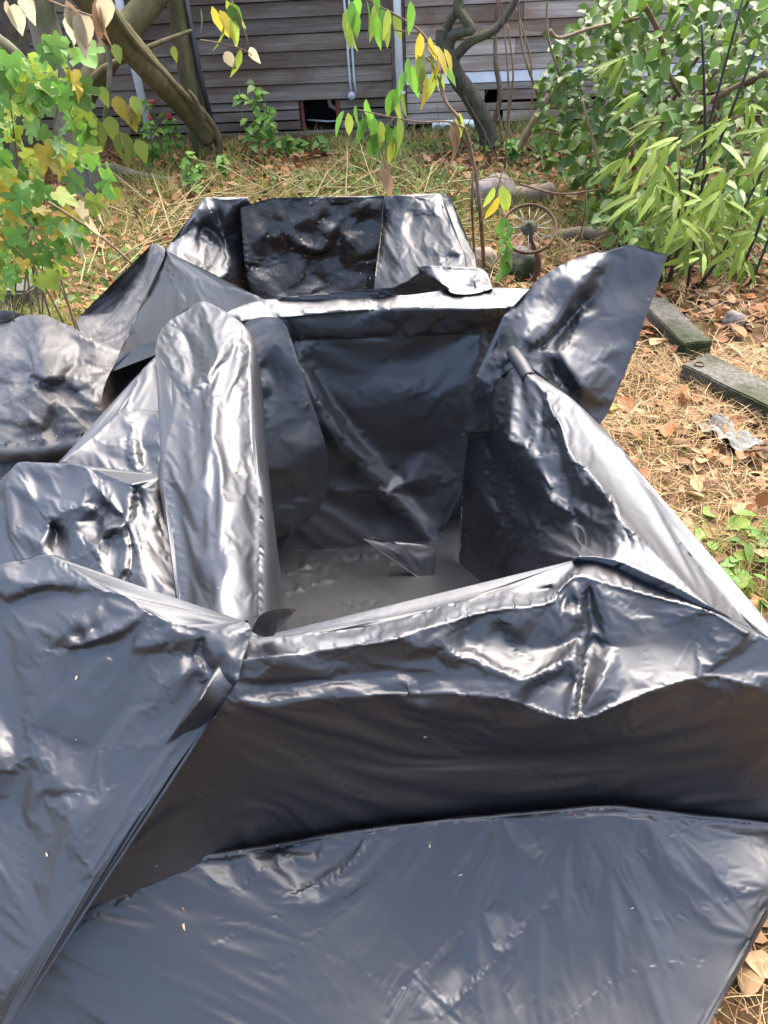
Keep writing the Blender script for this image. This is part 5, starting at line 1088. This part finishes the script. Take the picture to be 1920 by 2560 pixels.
for k in range(9):
    q = rnd.choice(near[300:])[1]; mb = MB(); a = Vector((b0.x+rnd.uniform(-.3, .5), b0.y+rnd.uniform(-.2, .5), 0))
    limb(mb, [a, a.lerp(q, .5)+Vector((0, 0, .15)), q], [.018, .013, .006], 6, 5, .05, k); attach(mb.build('branch', M_TWIG), sh)
for t, r_ in (([(1610,10),(1650,90),(1670,180),(1700,240)], .014), ([(1375,75),(1400,95),(1480,70),(1600,45)], .009), ([(1920,180),(1850,215),(1730,270)], .022), ([(1420,170),(1365,260),(1320,330),(1300,370)], .035), ([(1665,410),(1630,455),(1580,490),(1510,470),(1490,380),(1455,250)], .010), ([(1300,460),(1400,485),(1510,472)], .006)):
    mb = MB(); yy = 4.2 if r_ < .03 else 5.7; limb(mb, [P3(px, py, yy if px < 1900 else yy-.2) for px, py in t], [r_, r_*.9, r_*.7], 8, 6, .05); attach(mb.build('branch', M_TWIG), sh)
# bamboo clump in front of it
rnd = random.Random(55)
bm = plant('bamboo_clump', 'bamboo clump with long pale green leaves and black canes behind the standing flap', at(1800, 720, 0.0), 'bamboo')
for a, c in (((1725,480),(1865,-30)), ((1900,560),(1930,430)), ((1800,640),(1930,380)), ((1880,700),(1935,560)), ((1760,420),(1755,60)), ((1690,640),(1700,420)), ((1820,300),(1890,120))):
    mb = MB(); A = P3(a[0], a[1], 3.5); B = P3(c[0], c[1], 3.5); foot = Vector((A.x+(A.x-B.x)*A.z/max(.2, B.z-A.z)*.6, 3.6, 0))
    limb(mb, [foot, A, B], [.008, .007, .005], 8, 5, .02); attach(mb.build('cane', M_CULM), bm)
BD = [leaf_data('leaf', LANCE, .155, G_BAM), leaf_data('leaf', LANCE, .155, G_BAM2)]
nodes = in_poly([(1620,300),(1720,330),(1800,290),(1860,220),(1950,200),(1950,720),(1860,700),(1760,690),(1690,610),(1590,560),(1560,480),(1490,430),(1520,400),(1600,390)], 30, rnd)
nodes += [(1650,500),(1680,520),(1640,470),(1700,560),(1740,540),(1600,440),(1560,400),(1650,300),(1630,340),(1600,230),(1560,150),(1700,480),(1760,500),(1800,560),(1840,520),(1720,600),(1850,620),(1780,600),(1700,530),(1660,560)]
cnt = 0; bc = Cloud()
for q in nodes:
    y = rnd.uniform(2.95, 3.7); p = P3(q[0], q[1], y); lean = rnd.uniform(-1, .5)
    for k in range(rnd.randint(4, 6)):
        d = Vector((lean + rnd.uniform(-.8, .8), rnd.uniform(-.7, .4), -.55 + rnd.uniform(-.5, .5))); s_ = rnd.uniform(.6, 1.1)
        mi = 0 if rnd.random() < .6 else 1; m_ = basis(d, VIEW + .5*rdir(rnd)); pp_ = p + .02*rdir(rnd)
        if cnt < 300: leaf_obj(BD[mi], pp_, m_, s_, bm)
        else: bc.add((LANCE[0]*.155, LANCE[1]), pp_, m_, s_, mi)
        cnt += 1
if bc.n: bc.build('foliage', [G_BAM, G_BAM2], bm)
# darker leaves filling low behind the bamboo
rnd = random.Random(77); lw = Cloud()
for q in in_poly([(1560,560),(1950,430),(1950,690),(1850,720),(1720,690),(1620,640)], 380, rnd):
    y = rnd.uniform(3.6, 4.4); p = P3(q[0], q[1], y); p.z = max(.02, p.z)
    lw.add((LANCE[0]*.13, LANCE[1]), p, basis((rnd.uniform(-1, 1), rnd.uniform(-1, .2), rnd.uniform(-.9, .6)), VIEW + .6*rdir(rnd)), rnd.uniform(.7, 1.2), rnd.choice((0, 0, 1, 2)), 1.3)
o = lw.build('understorey', [G_SHRUB, G_BAM, G_SHRUB2]); tag(o, 'dark leafy understorey below the bamboo and shrub', 'undergrowth')

# ------------------------------------------------------------------ hard things on the ground
def block(name, label, g1, g2, w, h, mat, cat, seed=1, bev=.005):
    """rough block lying on the ground: front edge g1-g2, depth w to the right, height h"""
    g1, g2 = Vector(g1), Vector(g2); L = (g2-g1).length; d = (g2-g1)/L; nrm = Vector((d.y, -d.x, 0))
    if nrm.x < 0: nrm = -nrm
    bmh = bmesh.new(); bmesh.ops.create_cube(bmh, size=1)
    for v_ in bmh.verts: v_.co = Vector(((v_.co.x+.5)*L, (v_.co.y+.5)*w, (v_.co.z+.5)*(h+.03)-.03))
    bmesh.ops.bevel(bmh, geom=bmh.edges[:], offset=bev, segments=2, affect='EDGES')
    bmesh.ops.subdivide_edges(bmh, edges=[e for e in bmh.edges if e.calc_length() > .05], cuts=7, use_grid_fill=True)
    for v_ in bmh.verts:
        q = v_.co*14 + Vector((seed*5, 0, 0)); v_.co += Vector((noise.noise(q), noise.noise(q+Vector((9, 0, 0))), noise.noise(q+Vector((0, 9, 0)))))*.006 + Vector((0, 0, 1))*.004*noise.noise(q*3)
    me = bpy.data.meshes.new(name); bmh.to_mesh(me); bmh.free(); me.materials.append(mat)
    o = bpy.data.objects.new(name, me); COL.objects.link(o)
    o.matrix_world = Matrix.Translation(g1) @ Matrix((d, nrm, Vector((0, 0, 1)))).transposed().to_4x4() if d.cross(nrm).z > 0 else Matrix.Translation(g1+d*L) @ Matrix((-d, nrm, Vector((0, 0, 1)))).transposed().to_4x4()
    return tag(o, label, cat)
k1 = block('kerb_stone', 'long mossy concrete kerb block lying on the straw', ground_pt(1694,955), ground_pt(2060,1140), .16, .085, M_CONC, 'kerb', 1)
mb = MB(); c = ground_pt(1749,918)+Vector((0,0,.0)); c = at(1749, 910, .088)
ringv = [c + Vector((.019*math.cos(a), .019*math.sin(a), 0)) for a in np.linspace(0, 2*math.pi, 17)]
mb.tube(ringv, .0035, 6, cap=False); attach_o = mb.build('metal_ring', M_RUST); attach_o.parent = k1; attach_o.matrix_parent_inverse = k1.matrix_world.inverted()
block('kerb_stone', 'shorter mossy kerb block half hidden behind the standing flap', ground_pt(1700,905), ground_pt(1590,790), .135, .085, M_CONC, 'kerb', 2)
block('concrete_block', 'mossy concrete block beside the weathered tarp and grass tuft', ground_pt(-60,800)+Vector((0,0,0)), ground_pt(95,800), .16, .16, M_CONC, 'block', 3, .012)
def boulder(name, label, c, r, mat, cat, seed):
    bmh = bmesh.new(); bmesh.ops.create_icosphere(bmh, subdivisions=4, radius=1)
    for v_ in bmh.verts:
        q = v_.co*1.3 + Vector((seed*3, 0, 0)); v_.co *= 1 + .22*noise.noise(q) + .06*noise.noise(q*4)
        v_.co = Vector((v_.co.x*r[0], v_.co.y*r[1], v_.co.z*r[2]))
    me = bpy.data.meshes.new(name); bmh.to_mesh(me); bmh.free(); me.materials.append(mat)
    me.polygons.foreach_set('use_smooth', np.full(len(me.polygons), True))
    o = bpy.data.objects.new(name, me); COL.objects.link(o); o.location = c; return tag(o, label, cat)
boulder('boulder', 'rounded grey boulder behind the drooping sapling', ground_pt(1235,520)+Vector((0,0,.08)), (.16,.14,.13), M_STONE, 'stone', 1)
boulder('boulder', 'mossy half-buried stone under the rusty wheel', ground_pt(1300,690)+Vector((0,0,.06)), (.11,.10,.10), M_CONC, 'stone', 2)
boulder('boulder', 'small brownish stone lying behind the shorter kerb block', ground_pt(1830,812)+Vector((0,0,.02)), (.05,.045,.05), M_STONE, 'stone', 3)
boulder('boulder', 'flat tan stone at the foot of the drooping sapling', ground_pt(1205,680)+Vector((0,0,.05)), (.09,.07,.09), M_LOG, 'stone', 4)
mb = MB(); limb(mb, [ground_pt(1270,515)+Vector((0,0,.06)), ground_pt(1330,512)+Vector((0,0,.07)), ground_pt(1375,505)+Vector((0,0,.07))], [.055,.06,.058], 16, 5, .05)
tag(mb.build('log', M_LOG), 'thick pale log lying beside the grey boulder', 'log')
mb = MB(); limb(mb, [ground_pt(1385,602)+Vector((0,0,.035)), ground_pt(1440,602)+Vector((0,0,.045)), ground_pt(1512,605)+Vector((0,0,.045))], [.02,.038,.042], 14, 5, .04)
tag(mb.build('log', M_LOG), 'short cut log lying right of the rusty wheel', 'log')
# rusty wheel on its bent stem
wc = P3(1322, 572, 3.75); wh = empty('rusty_wheel', ground_pt(1310, 712)); tag(wh, 'rusty spoked wheel propped on a bent iron stem in the weeds', 'wheel')
nrmw = Vector((-.10, -.62, .78)).normalized(); ux = nrmw.cross(Vector((0, 0, 1))).normalized(); uy = ux.cross(nrmw)
def wpt(a, r, h=0): return wc + (ux*math.cos(a) + uy*math.sin(a))*r + nrmw*h
mb = MB(); V = []; Fc = []; prof = [(.131,.009),(.137,.011),(.141,.006),(.141,-.006),(.137,-.011),(.131,-.009),(.128,0)]; K = 40
for i in range(K):
    a = 2*math.pi*i/K; V += [wpt(a, r, h) for r, h in prof]
m_ = len(prof)
for i in range(K):
    for j in range(m_): Fc.append((i*m_+j, i*m_+(j+1) % m_, ((i+1) % K)*m_+(j+1) % m_, ((i+1) % K)*m_+j))
mb.add(V, Fc); attach(mb.build('rim', M_RUST), wh)
for i in range(16):
    a = 2*math.pi*i/16; mb = MB(); mb.tube([wpt(a+.12*(-1)**i, .022, .018*(-1)**i), wpt(a, .127)], .0018, 5); attach(mb.build('spoke', M_SPOKE), wh)
mb = MB(); prof = [(.001,.055),(.010,.053),(.012,.042),(.020,.038),(.022,.026),(.042,.016),(.044,.006),(.030,-.004),(.018,-.03),(.001,-.032)]; V = []; Fc = []; K = 20
for i in range(K): V += [wpt(2*math.pi*i/K, r, h) for r, h in prof]
m_ = len(prof)
for i in range(K):
    for j in range(m_-1): Fc.append((i*m_+j, ((i+1) % K)*m_+j, ((i+1) % K)*m_+j+1, i*m_+j+1))
mb.add(V, Fc); attach(mb.build('hub', M_CONC), wh)
mb = MB(); limb(mb, [wc-nrmw*.02, P3(1342,635,3.75), P3(1346,660,3.76), P3(1335,695,3.78), ground_pt(1308,718)], [.012,.014,.015,.015,.014], 10, 5, .02); attach(mb.build('stem', M_RUST), wh)
mb = MB(); limb(mb, [ground_pt(1262,700), P3(1268,640,3.7), P3(1262,600,3.7)], [.004,.004,.003], 6, 4)
ivy = plant('climbing_ivy', 'strand of small green leaves hanging left of the rusty wheel', ground_pt(1262,700), 'ivy'); attach(mb.build('stem', M_TWIG), ivy)
IV = leaf_data('leaf', OVATE, .055, G_BRIGHT)
for k in range(24): leaf_obj(IV, P3(1264+rnd.uniform(-14, 12), 545+k*6, 3.68), basis((rnd.uniform(-1, 1), -.4, -.6), VIEW+.5*rdir(rnd)), rnd.uniform(.7, 1.2), ivy)
# crumpled grey rag
rg = []; rf = []; K = 16; c0 = ground_pt(1820, 1100)
for j in range(K):
    for i in range(K):
        u, v_ = i/(K-1)-.5, j/(K-1)-.5; ang = .5
        r_ = 1 + .35*noise.noise(Vector((u*3, v_*3, 8)))
        x = (u*.13*math.cos(ang)-v_*.20*math.sin(ang))*r_; y = (u*.13*math.sin(ang)+v_*.20*math.cos(ang))*r_
        rg.append(c0+Vector((x, y, .02+.03*abs(noise.noise(Vector((u*4+3, v_*3, 2))))*2+.004*noise.noise(Vector((u*12, v_*12, 1))))))
for j in range(K-1):
    for i in range(K-1): a = j*K+i; rf.append((a, a+1, a+1+K, a+K))
tag(mesh_obj('crumpled_rag', rg, rf, M_RAG), 'crumpled pale grey rag lying on the straw below the kerb', 'rag')

# ------------------------------------------------------------------ litter, straw, grass
rnd = random.Random(91)
def in_bins(x, y): return -.62 < x < .58 and .75 < y < 3.3
def lay(cl, n, xr, yr, mats, ln, wd, tilt=.25, zz=(.002, .03), keep=None):
    for _ in range(n):
        x, y = rnd.uniform(*xr), rnd.uniform(*yr)
        if in_bins(x, y) or (keep and not keep(x, y)): continue
        a = rnd.uniform(0, 6.283); L = rnd.uniform(*ln)
        d = Vector((math.cos(a), math.sin(a), rnd.uniform(-.05, tilt)))
        cl.add(BLADE, (x, y, gz(x, y)+rnd.uniform(*zz)), basis(d, Vector((0, 0, 1))+.4*rdir(rnd)), L, rnd.choice(mats), wd/L)
st = Cloud()
def thick(x, y): return noise.noise(Vector((x*3.1, y*3.1, 2))) + rnd.uniform(-.5, .5) > -.22
lay(st, 19000, (.3, 1.9), (.15, 2.9), (0, 0, 1, 1, 2), (.03, .14), .0019, keep=thick)
lay(st, 5000, (.5, 2.9), (2.3, 4.6), (0, 1, 1, 2), (.06, .18), .0042, .35, keep=thick)
lay(st, 2500, (-2.6, -.6), (.3, 4.2), (0, 1, 1), (.06, .16), .0040)
lay(st, 1500, (1.0, 2.2), (2.2, 2.9), (0,), (.05, .14), .003, .8)
tag(st.build('straw', [S_STRAW, S_STRAW2, S_STRAW3]), 'dry straw and pine needles strewn over the ground', 'straw')
def lawn(x, y): return (noise.noise(Vector((x*.9, y*.9, 3))) + .35 - .25*abs(x+.2)*.5) > .1 
def patch(x, y): return noise.noise(Vector((x*1.1, y*1.1, 9))) > -.05
gr = Cloud()
def tufts(cl, n, xr, yr, mats, h, wd, keep=None):
    for _ in range(n):
        x, y = rnd.uniform(*xr), rnd.uniform(*yr)
        if in_bins(x, y) or (keep and not keep(x, y)): continue
        for k in range(5):
            a = rnd.uniform(0, 6.283); L = rnd.uniform(*h)
            d = Vector((.7*math.cos(a), .7*math.sin(a), rnd.uniform(.4, 1.2)))
            cl.add(BLADE, (x+rnd.uniform(-.02, .02), y+rnd.uniform(-.02, .02), gz(x, y)), basis(d, VIEW+.3*rdir(rnd)), L, rnd.choice(mats), wd/L)
tufts(gr, 2600, (-2.0, 1.6), (3.5, 7.3), (0, 0, 1, 1), (.06, .20), .005, lawn)
tufts(gr, 900, (-3.2, 3.2), (3.6, 7.3), (0, 1), (.05, .13), .005, patch)
tufts(gr, 160, (-1.95, -1.55), (3.25, 3.65), (0, 0, 0, 1), (.12, .24), .005)
tufts(gr, 130, (.75, 1.35), (1.1, 1.75), (0, 0, 1), (.05, .16), .004)
tufts(gr, 220, (.7, 1.9), (1.0, 3.3), (0, 1), (.03, .09), .004, patch)
tufts(gr, 500, (-1.8, 1.2), (3.4, 5.2), (0, 0, 1), (.05, .14), .005, patch)
tag(gr.build('grass', [S_GRASS, S_DRYG]), 'patchy grass growing in the yard between the bins and the house', 'grass')
# dry stalks piled behind the far bin
sk = Cloud()
for _ in range(150):
    x, y = rnd.uniform(-1.6, .6), rnd.uniform(3.7, 5.6); a = rnd.uniform(-1.2, 2.6); L = rnd.uniform(.25, .8)
    d = Vector((math.cos(a), math.sin(a), rnd.uniform(-.02, .28)))
    p = Vector((x, y, gz(x, y)+rnd.uniform(.02, .12))); q = p + d*L
    t = MB(); t.tube([p, p.lerp(q, .5)+Vector((rnd.uniform(-.04, .04), rnd.uniform(-.04, .04), rnd.uniform(-.02, .05))), q], [.0045, .004, .002], 4, cap=False)
    sk.add((np.array([tuple(v_) for v_ in t.v]), t.f), (0, 0, 0), Matrix.Identity(3), 1.0, 0)
tag(sk.build('dry_stalks', [M_STALK]), 'heap of yellow dry stalks behind the far bin', 'stalks')
# twigs standing in the weeds near the wheel and gnarled tree
tc_ = Cloud()
for _ in range(120):
    x, y = rnd.uniform(.35, 2.0), rnd.uniform(3.6, 6.8); a = rnd.uniform(0, 6.28); L = rnd.uniform(.2, .7)
    p = Vector((x, y, gz(x, y))); q = p + Vector((.5*math.cos(a), .5*math.sin(a), rnd.uniform(.1, 1)))*L
    t = MB(); t.tube([p, p.lerp(q, .5)+.04*rdir(rnd), q], [.004, .003, .0015], 4, cap=False)
    tc_.add((np.array([tuple(v_) for v_ in t.v]), t.f), (0, 0, 0), Matrix.Identity(3), 1.0, 0 if rnd.random() < .6 else 1)
tag(tc_.build('bare_twigs', [M_TWIG, M_STALK]), 'tangle of bare thin twigs among the weeds', 'twigs')
# fallen leaves: the nearest ones each on their own
FD = [leaf_data('fallen_leaf', s_, .085, m_) for s_ in (FALLEN, FALLEN2) for m_ in (L_BROWN, L_TAN, L_ORANGE, L_DARK, G_YEL)]
def fallen(x, y, me, s_, label, group):
    m_ = basis((rnd.uniform(-1, 1), rnd.uniform(-1, 1), rnd.uniform(-.15, .15)), Vector((0, 0, 1)) + .45*rdir(rnd))
    o = leaf_obj(me, (x, y, gz(x, y)+rnd.uniform(.012, .035)), m_, s_, None, 'fallen_leaf'); return tag(o, label, 'leaf', group)
for px, py, k, s_, lab in ((1542,1032,4,1.1,'yellow fallen leaf at the foot of the standing flap'), (1580,1045,0,1.15,'rust-brown fallen leaf next to the yellow one'), (1664,1030,2,1.0,'orange fallen leaf between the kerb and the standing flap'), (1862,850,2,1.2,'large orange fallen leaf behind the long kerb block'), (1622,880,1,.9,'tan fallen leaf beside the short kerb block'), (1895,945,0,1.0,'brown fallen leaf behind the long kerb near the picture edge'), (1660,1110,2,1.0,'orange fallen leaf left of the grey rag'),):
    g_ = ground_pt(px, py); fallen(g_.x, g_.y, FD[k], s_, lab, None)
nn = 0
while nn < 150:
    x, y = rnd.uniform(.5, 2.2), rnd.uniform(.3, 3.0)
    if in_bins(x, y): continue
    k = rnd.choice((0, 1, 1, 2, 5, 6, 6, 7, 3)); cn = ('rust-brown', 'tan', 'orange', 'dark brown', 'yellow')[k % 5]
    fallen(x, y, FD[k], rnd.uniform(.55, 1.05), '%s fallen leaf among the straw on the kerb side of the bins' % cn, '%s fallen leaves on the straw' % cn); nn += 1
nn = 0
while nn < 140:
    x, y = rnd.uniform(-2.3, -.6), rnd.uniform(3.0, 5.0)
    if in_bins(x, y): continue
    k = rnd.choice((0, 0, 1, 5, 6, 3, 8, 4)); cn = ('rust-brown', 'tan', 'orange', 'dark brown', 'yellow')[k % 5]
    fallen(x, y, FD[k], rnd.uniform(.55, 1.05), '%s fallen leaf in the litter below the lobed-leaf bush' % cn, '%s fallen leaves below the bush' % cn); nn += 1
lt = Cloud()
for xr, yr, n_ in (((-3.6, -.5), (3.4, 7.4), 5200), ((.6, 3.4), (3.2, 7.0), 2600), ((-.8, 1.0), (3.5, 7.2), 1300), ((1.2, 3.2), (1.5, 4.0), 1300), ((.55, 1.4), (.3, 3.2), 500)):
    for _ in range(n_):
        x, y = rnd.uniform(*xr), rnd.uniform(*yr)
        if in_bins(x, y): continue
        lt.add((rnd.choice((FALLEN, FALLEN2))[0]*.085, FALLEN[1]), (x, y, gz(x, y)+rnd.uniform(.004, .03)), basis((rnd.uniform(-1, 1), rnd.uniform(-1, 1), rnd.uniform(-.3, .3)), Vector((0, 0, 1))+.7*rdir(rnd)), rnd.uniform(.45, 1.0), rnd.choice((0, 0, 0, 1, 1, 1, 2, 3, 3)))
tag(lt.build('leaf_litter', [L_BROWN, L_TAN, L_ORANGE, L_DARK]), 'carpet of brown autumn leaf litter under the trees', 'leaf litter')
# low ivy and weeds on the ground
gc = Cloud()
for xr, yr, n_ in (((-.7, 1.0), (4.3, 7.2), 1700), ((1.0, 2.2), (3.8, 6.5), 1000), ((-2.0, -.8), (3.1, 4.6), 500)):
    for _ in range(n_):
        x, y = rnd.uniform(*xr), rnd.uniform(*yr)
        if in_bins(x, y) or not patch(x*1.4, y*1.4): continue
        gc.add((OVATE[0]*.06, OVATE[1]), (x, y, gz(x, y)+rnd.uniform(.02, .09)), basis((rnd.uniform(-1, 1), rnd.uniform(-1, 1), rnd.uniform(-.5, .3)), VIEW+.6*rdir(rnd)), rnd.uniform(.5, 1.1), rnd.choice((0, 0, 1, 2)))
tag(gc.build('ground_ivy', [G_SHRUB, G_MID, G_SHRUB2]), 'low ivy and weeds covering the ground before the house', 'ground cover')
# cut green sprigs beside the near bin
GF = [leaf_data('green_leaf', OVAL, .075, m_) for m_ in (G_MID, G_BRIGHT, G_YG)]
for k in range(46):
    g_ = ground_pt(rnd.uniform(1745, 1960), rnd.uniform(1290, 1545)); p = Vector((g_.x, g_.y, rnd.uniform(.02, .06)))
    gk = rnd.choice((0, 0, 1, 2)); gn = ('mid green', 'bright green', 'yellow-green')[gk]
    o = leaf_obj(GF[gk], p, basis((rnd.uniform(-1, 1), rnd.uniform(-1, 1), rnd.uniform(-.4, .3)), Vector((0, -.2, 1))+.5*rdir(rnd)), rnd.uniform(.6, 1.1), None, 'green_leaf')
    tag(o, 'loose %s leaf from cut sprigs on the straw by the near bin' % gn, 'leaf', '%s sprig leaves by the near bin' % gn)

# tall autumn tree added unseen behind the viewer to mirror brown in the film
rnd = random.Random(101)
bt = plant('tall_tree', 'tall autumn tree added unseen behind the viewer to be mirrored in the film', (.9, -3.4, 0), 'tree')
mb = MB(); limb(mb, [(.9,-3.4,0), (.85,-3.35,1.8), (.7,-3.2,3.4), (.6,-2.9,5.2), (.5,-2.7,6.6)], [.2,.17,.14,.10,.05], 12, 5, .05); attach(mb.build('trunk', M_BARKD), bt)
for k in range(7):
    a0 = Vector((.75, -3.25, 2.8+.5*k)); an = k*2.4; e0 = a0 + Vector((1.6*math.cos(an), 1.4*math.sin(an), .9))
    mb = MB(); limb(mb, [a0, a0.lerp(e0, .5)+Vector((0, 0, .1)), e0], [.07,.05,.02], 8, 5, .05, k); attach(mb.build('branch', M_BARKD), bt)
cr = Cloud(); n_ = 0
while n_ < 3400:
    v_ = Vector((rnd.uniform(-1, 1), rnd.uniform(-1, 1), rnd.uniform(-1, 1)))
    if v_.length > 1: continue
    p = Vector((1.0+v_.x*1.7, -2.5+v_.y*1.5, 4.8+v_.z*2.1))
    if noise.noise(p*1.1) < -.08: continue
    cr.add((OVATE[0]*.16, OVATE[1]), p, basis(rdir(rnd), Vector((0, 0, 1))+.7*rdir(rnd)), rnd.uniform(.7, 1.2), rnd.choice((0, 0, 1, 2))); n_ += 1
cr.build('crown', [L_BROWN, L_DARK, G_MID], bt)

rnd = random.Random(19); cb = Cloud()
for p, nn_, k in CRUMBS:
    d = rdir(rnd); d = d - nn_*d.dot(nn_)
    cb.add(BLADE, p + nn_*.002, basis(d, nn_), rnd.uniform(.004, .014), 0 if k < .6 else 1, rnd.uniform(.2, .6))
tag(cb.build('film_crumbs', [S_STRAW3, L_BROWN]), 'crumbs of straw and soil scattered over the black films', 'crumbs')
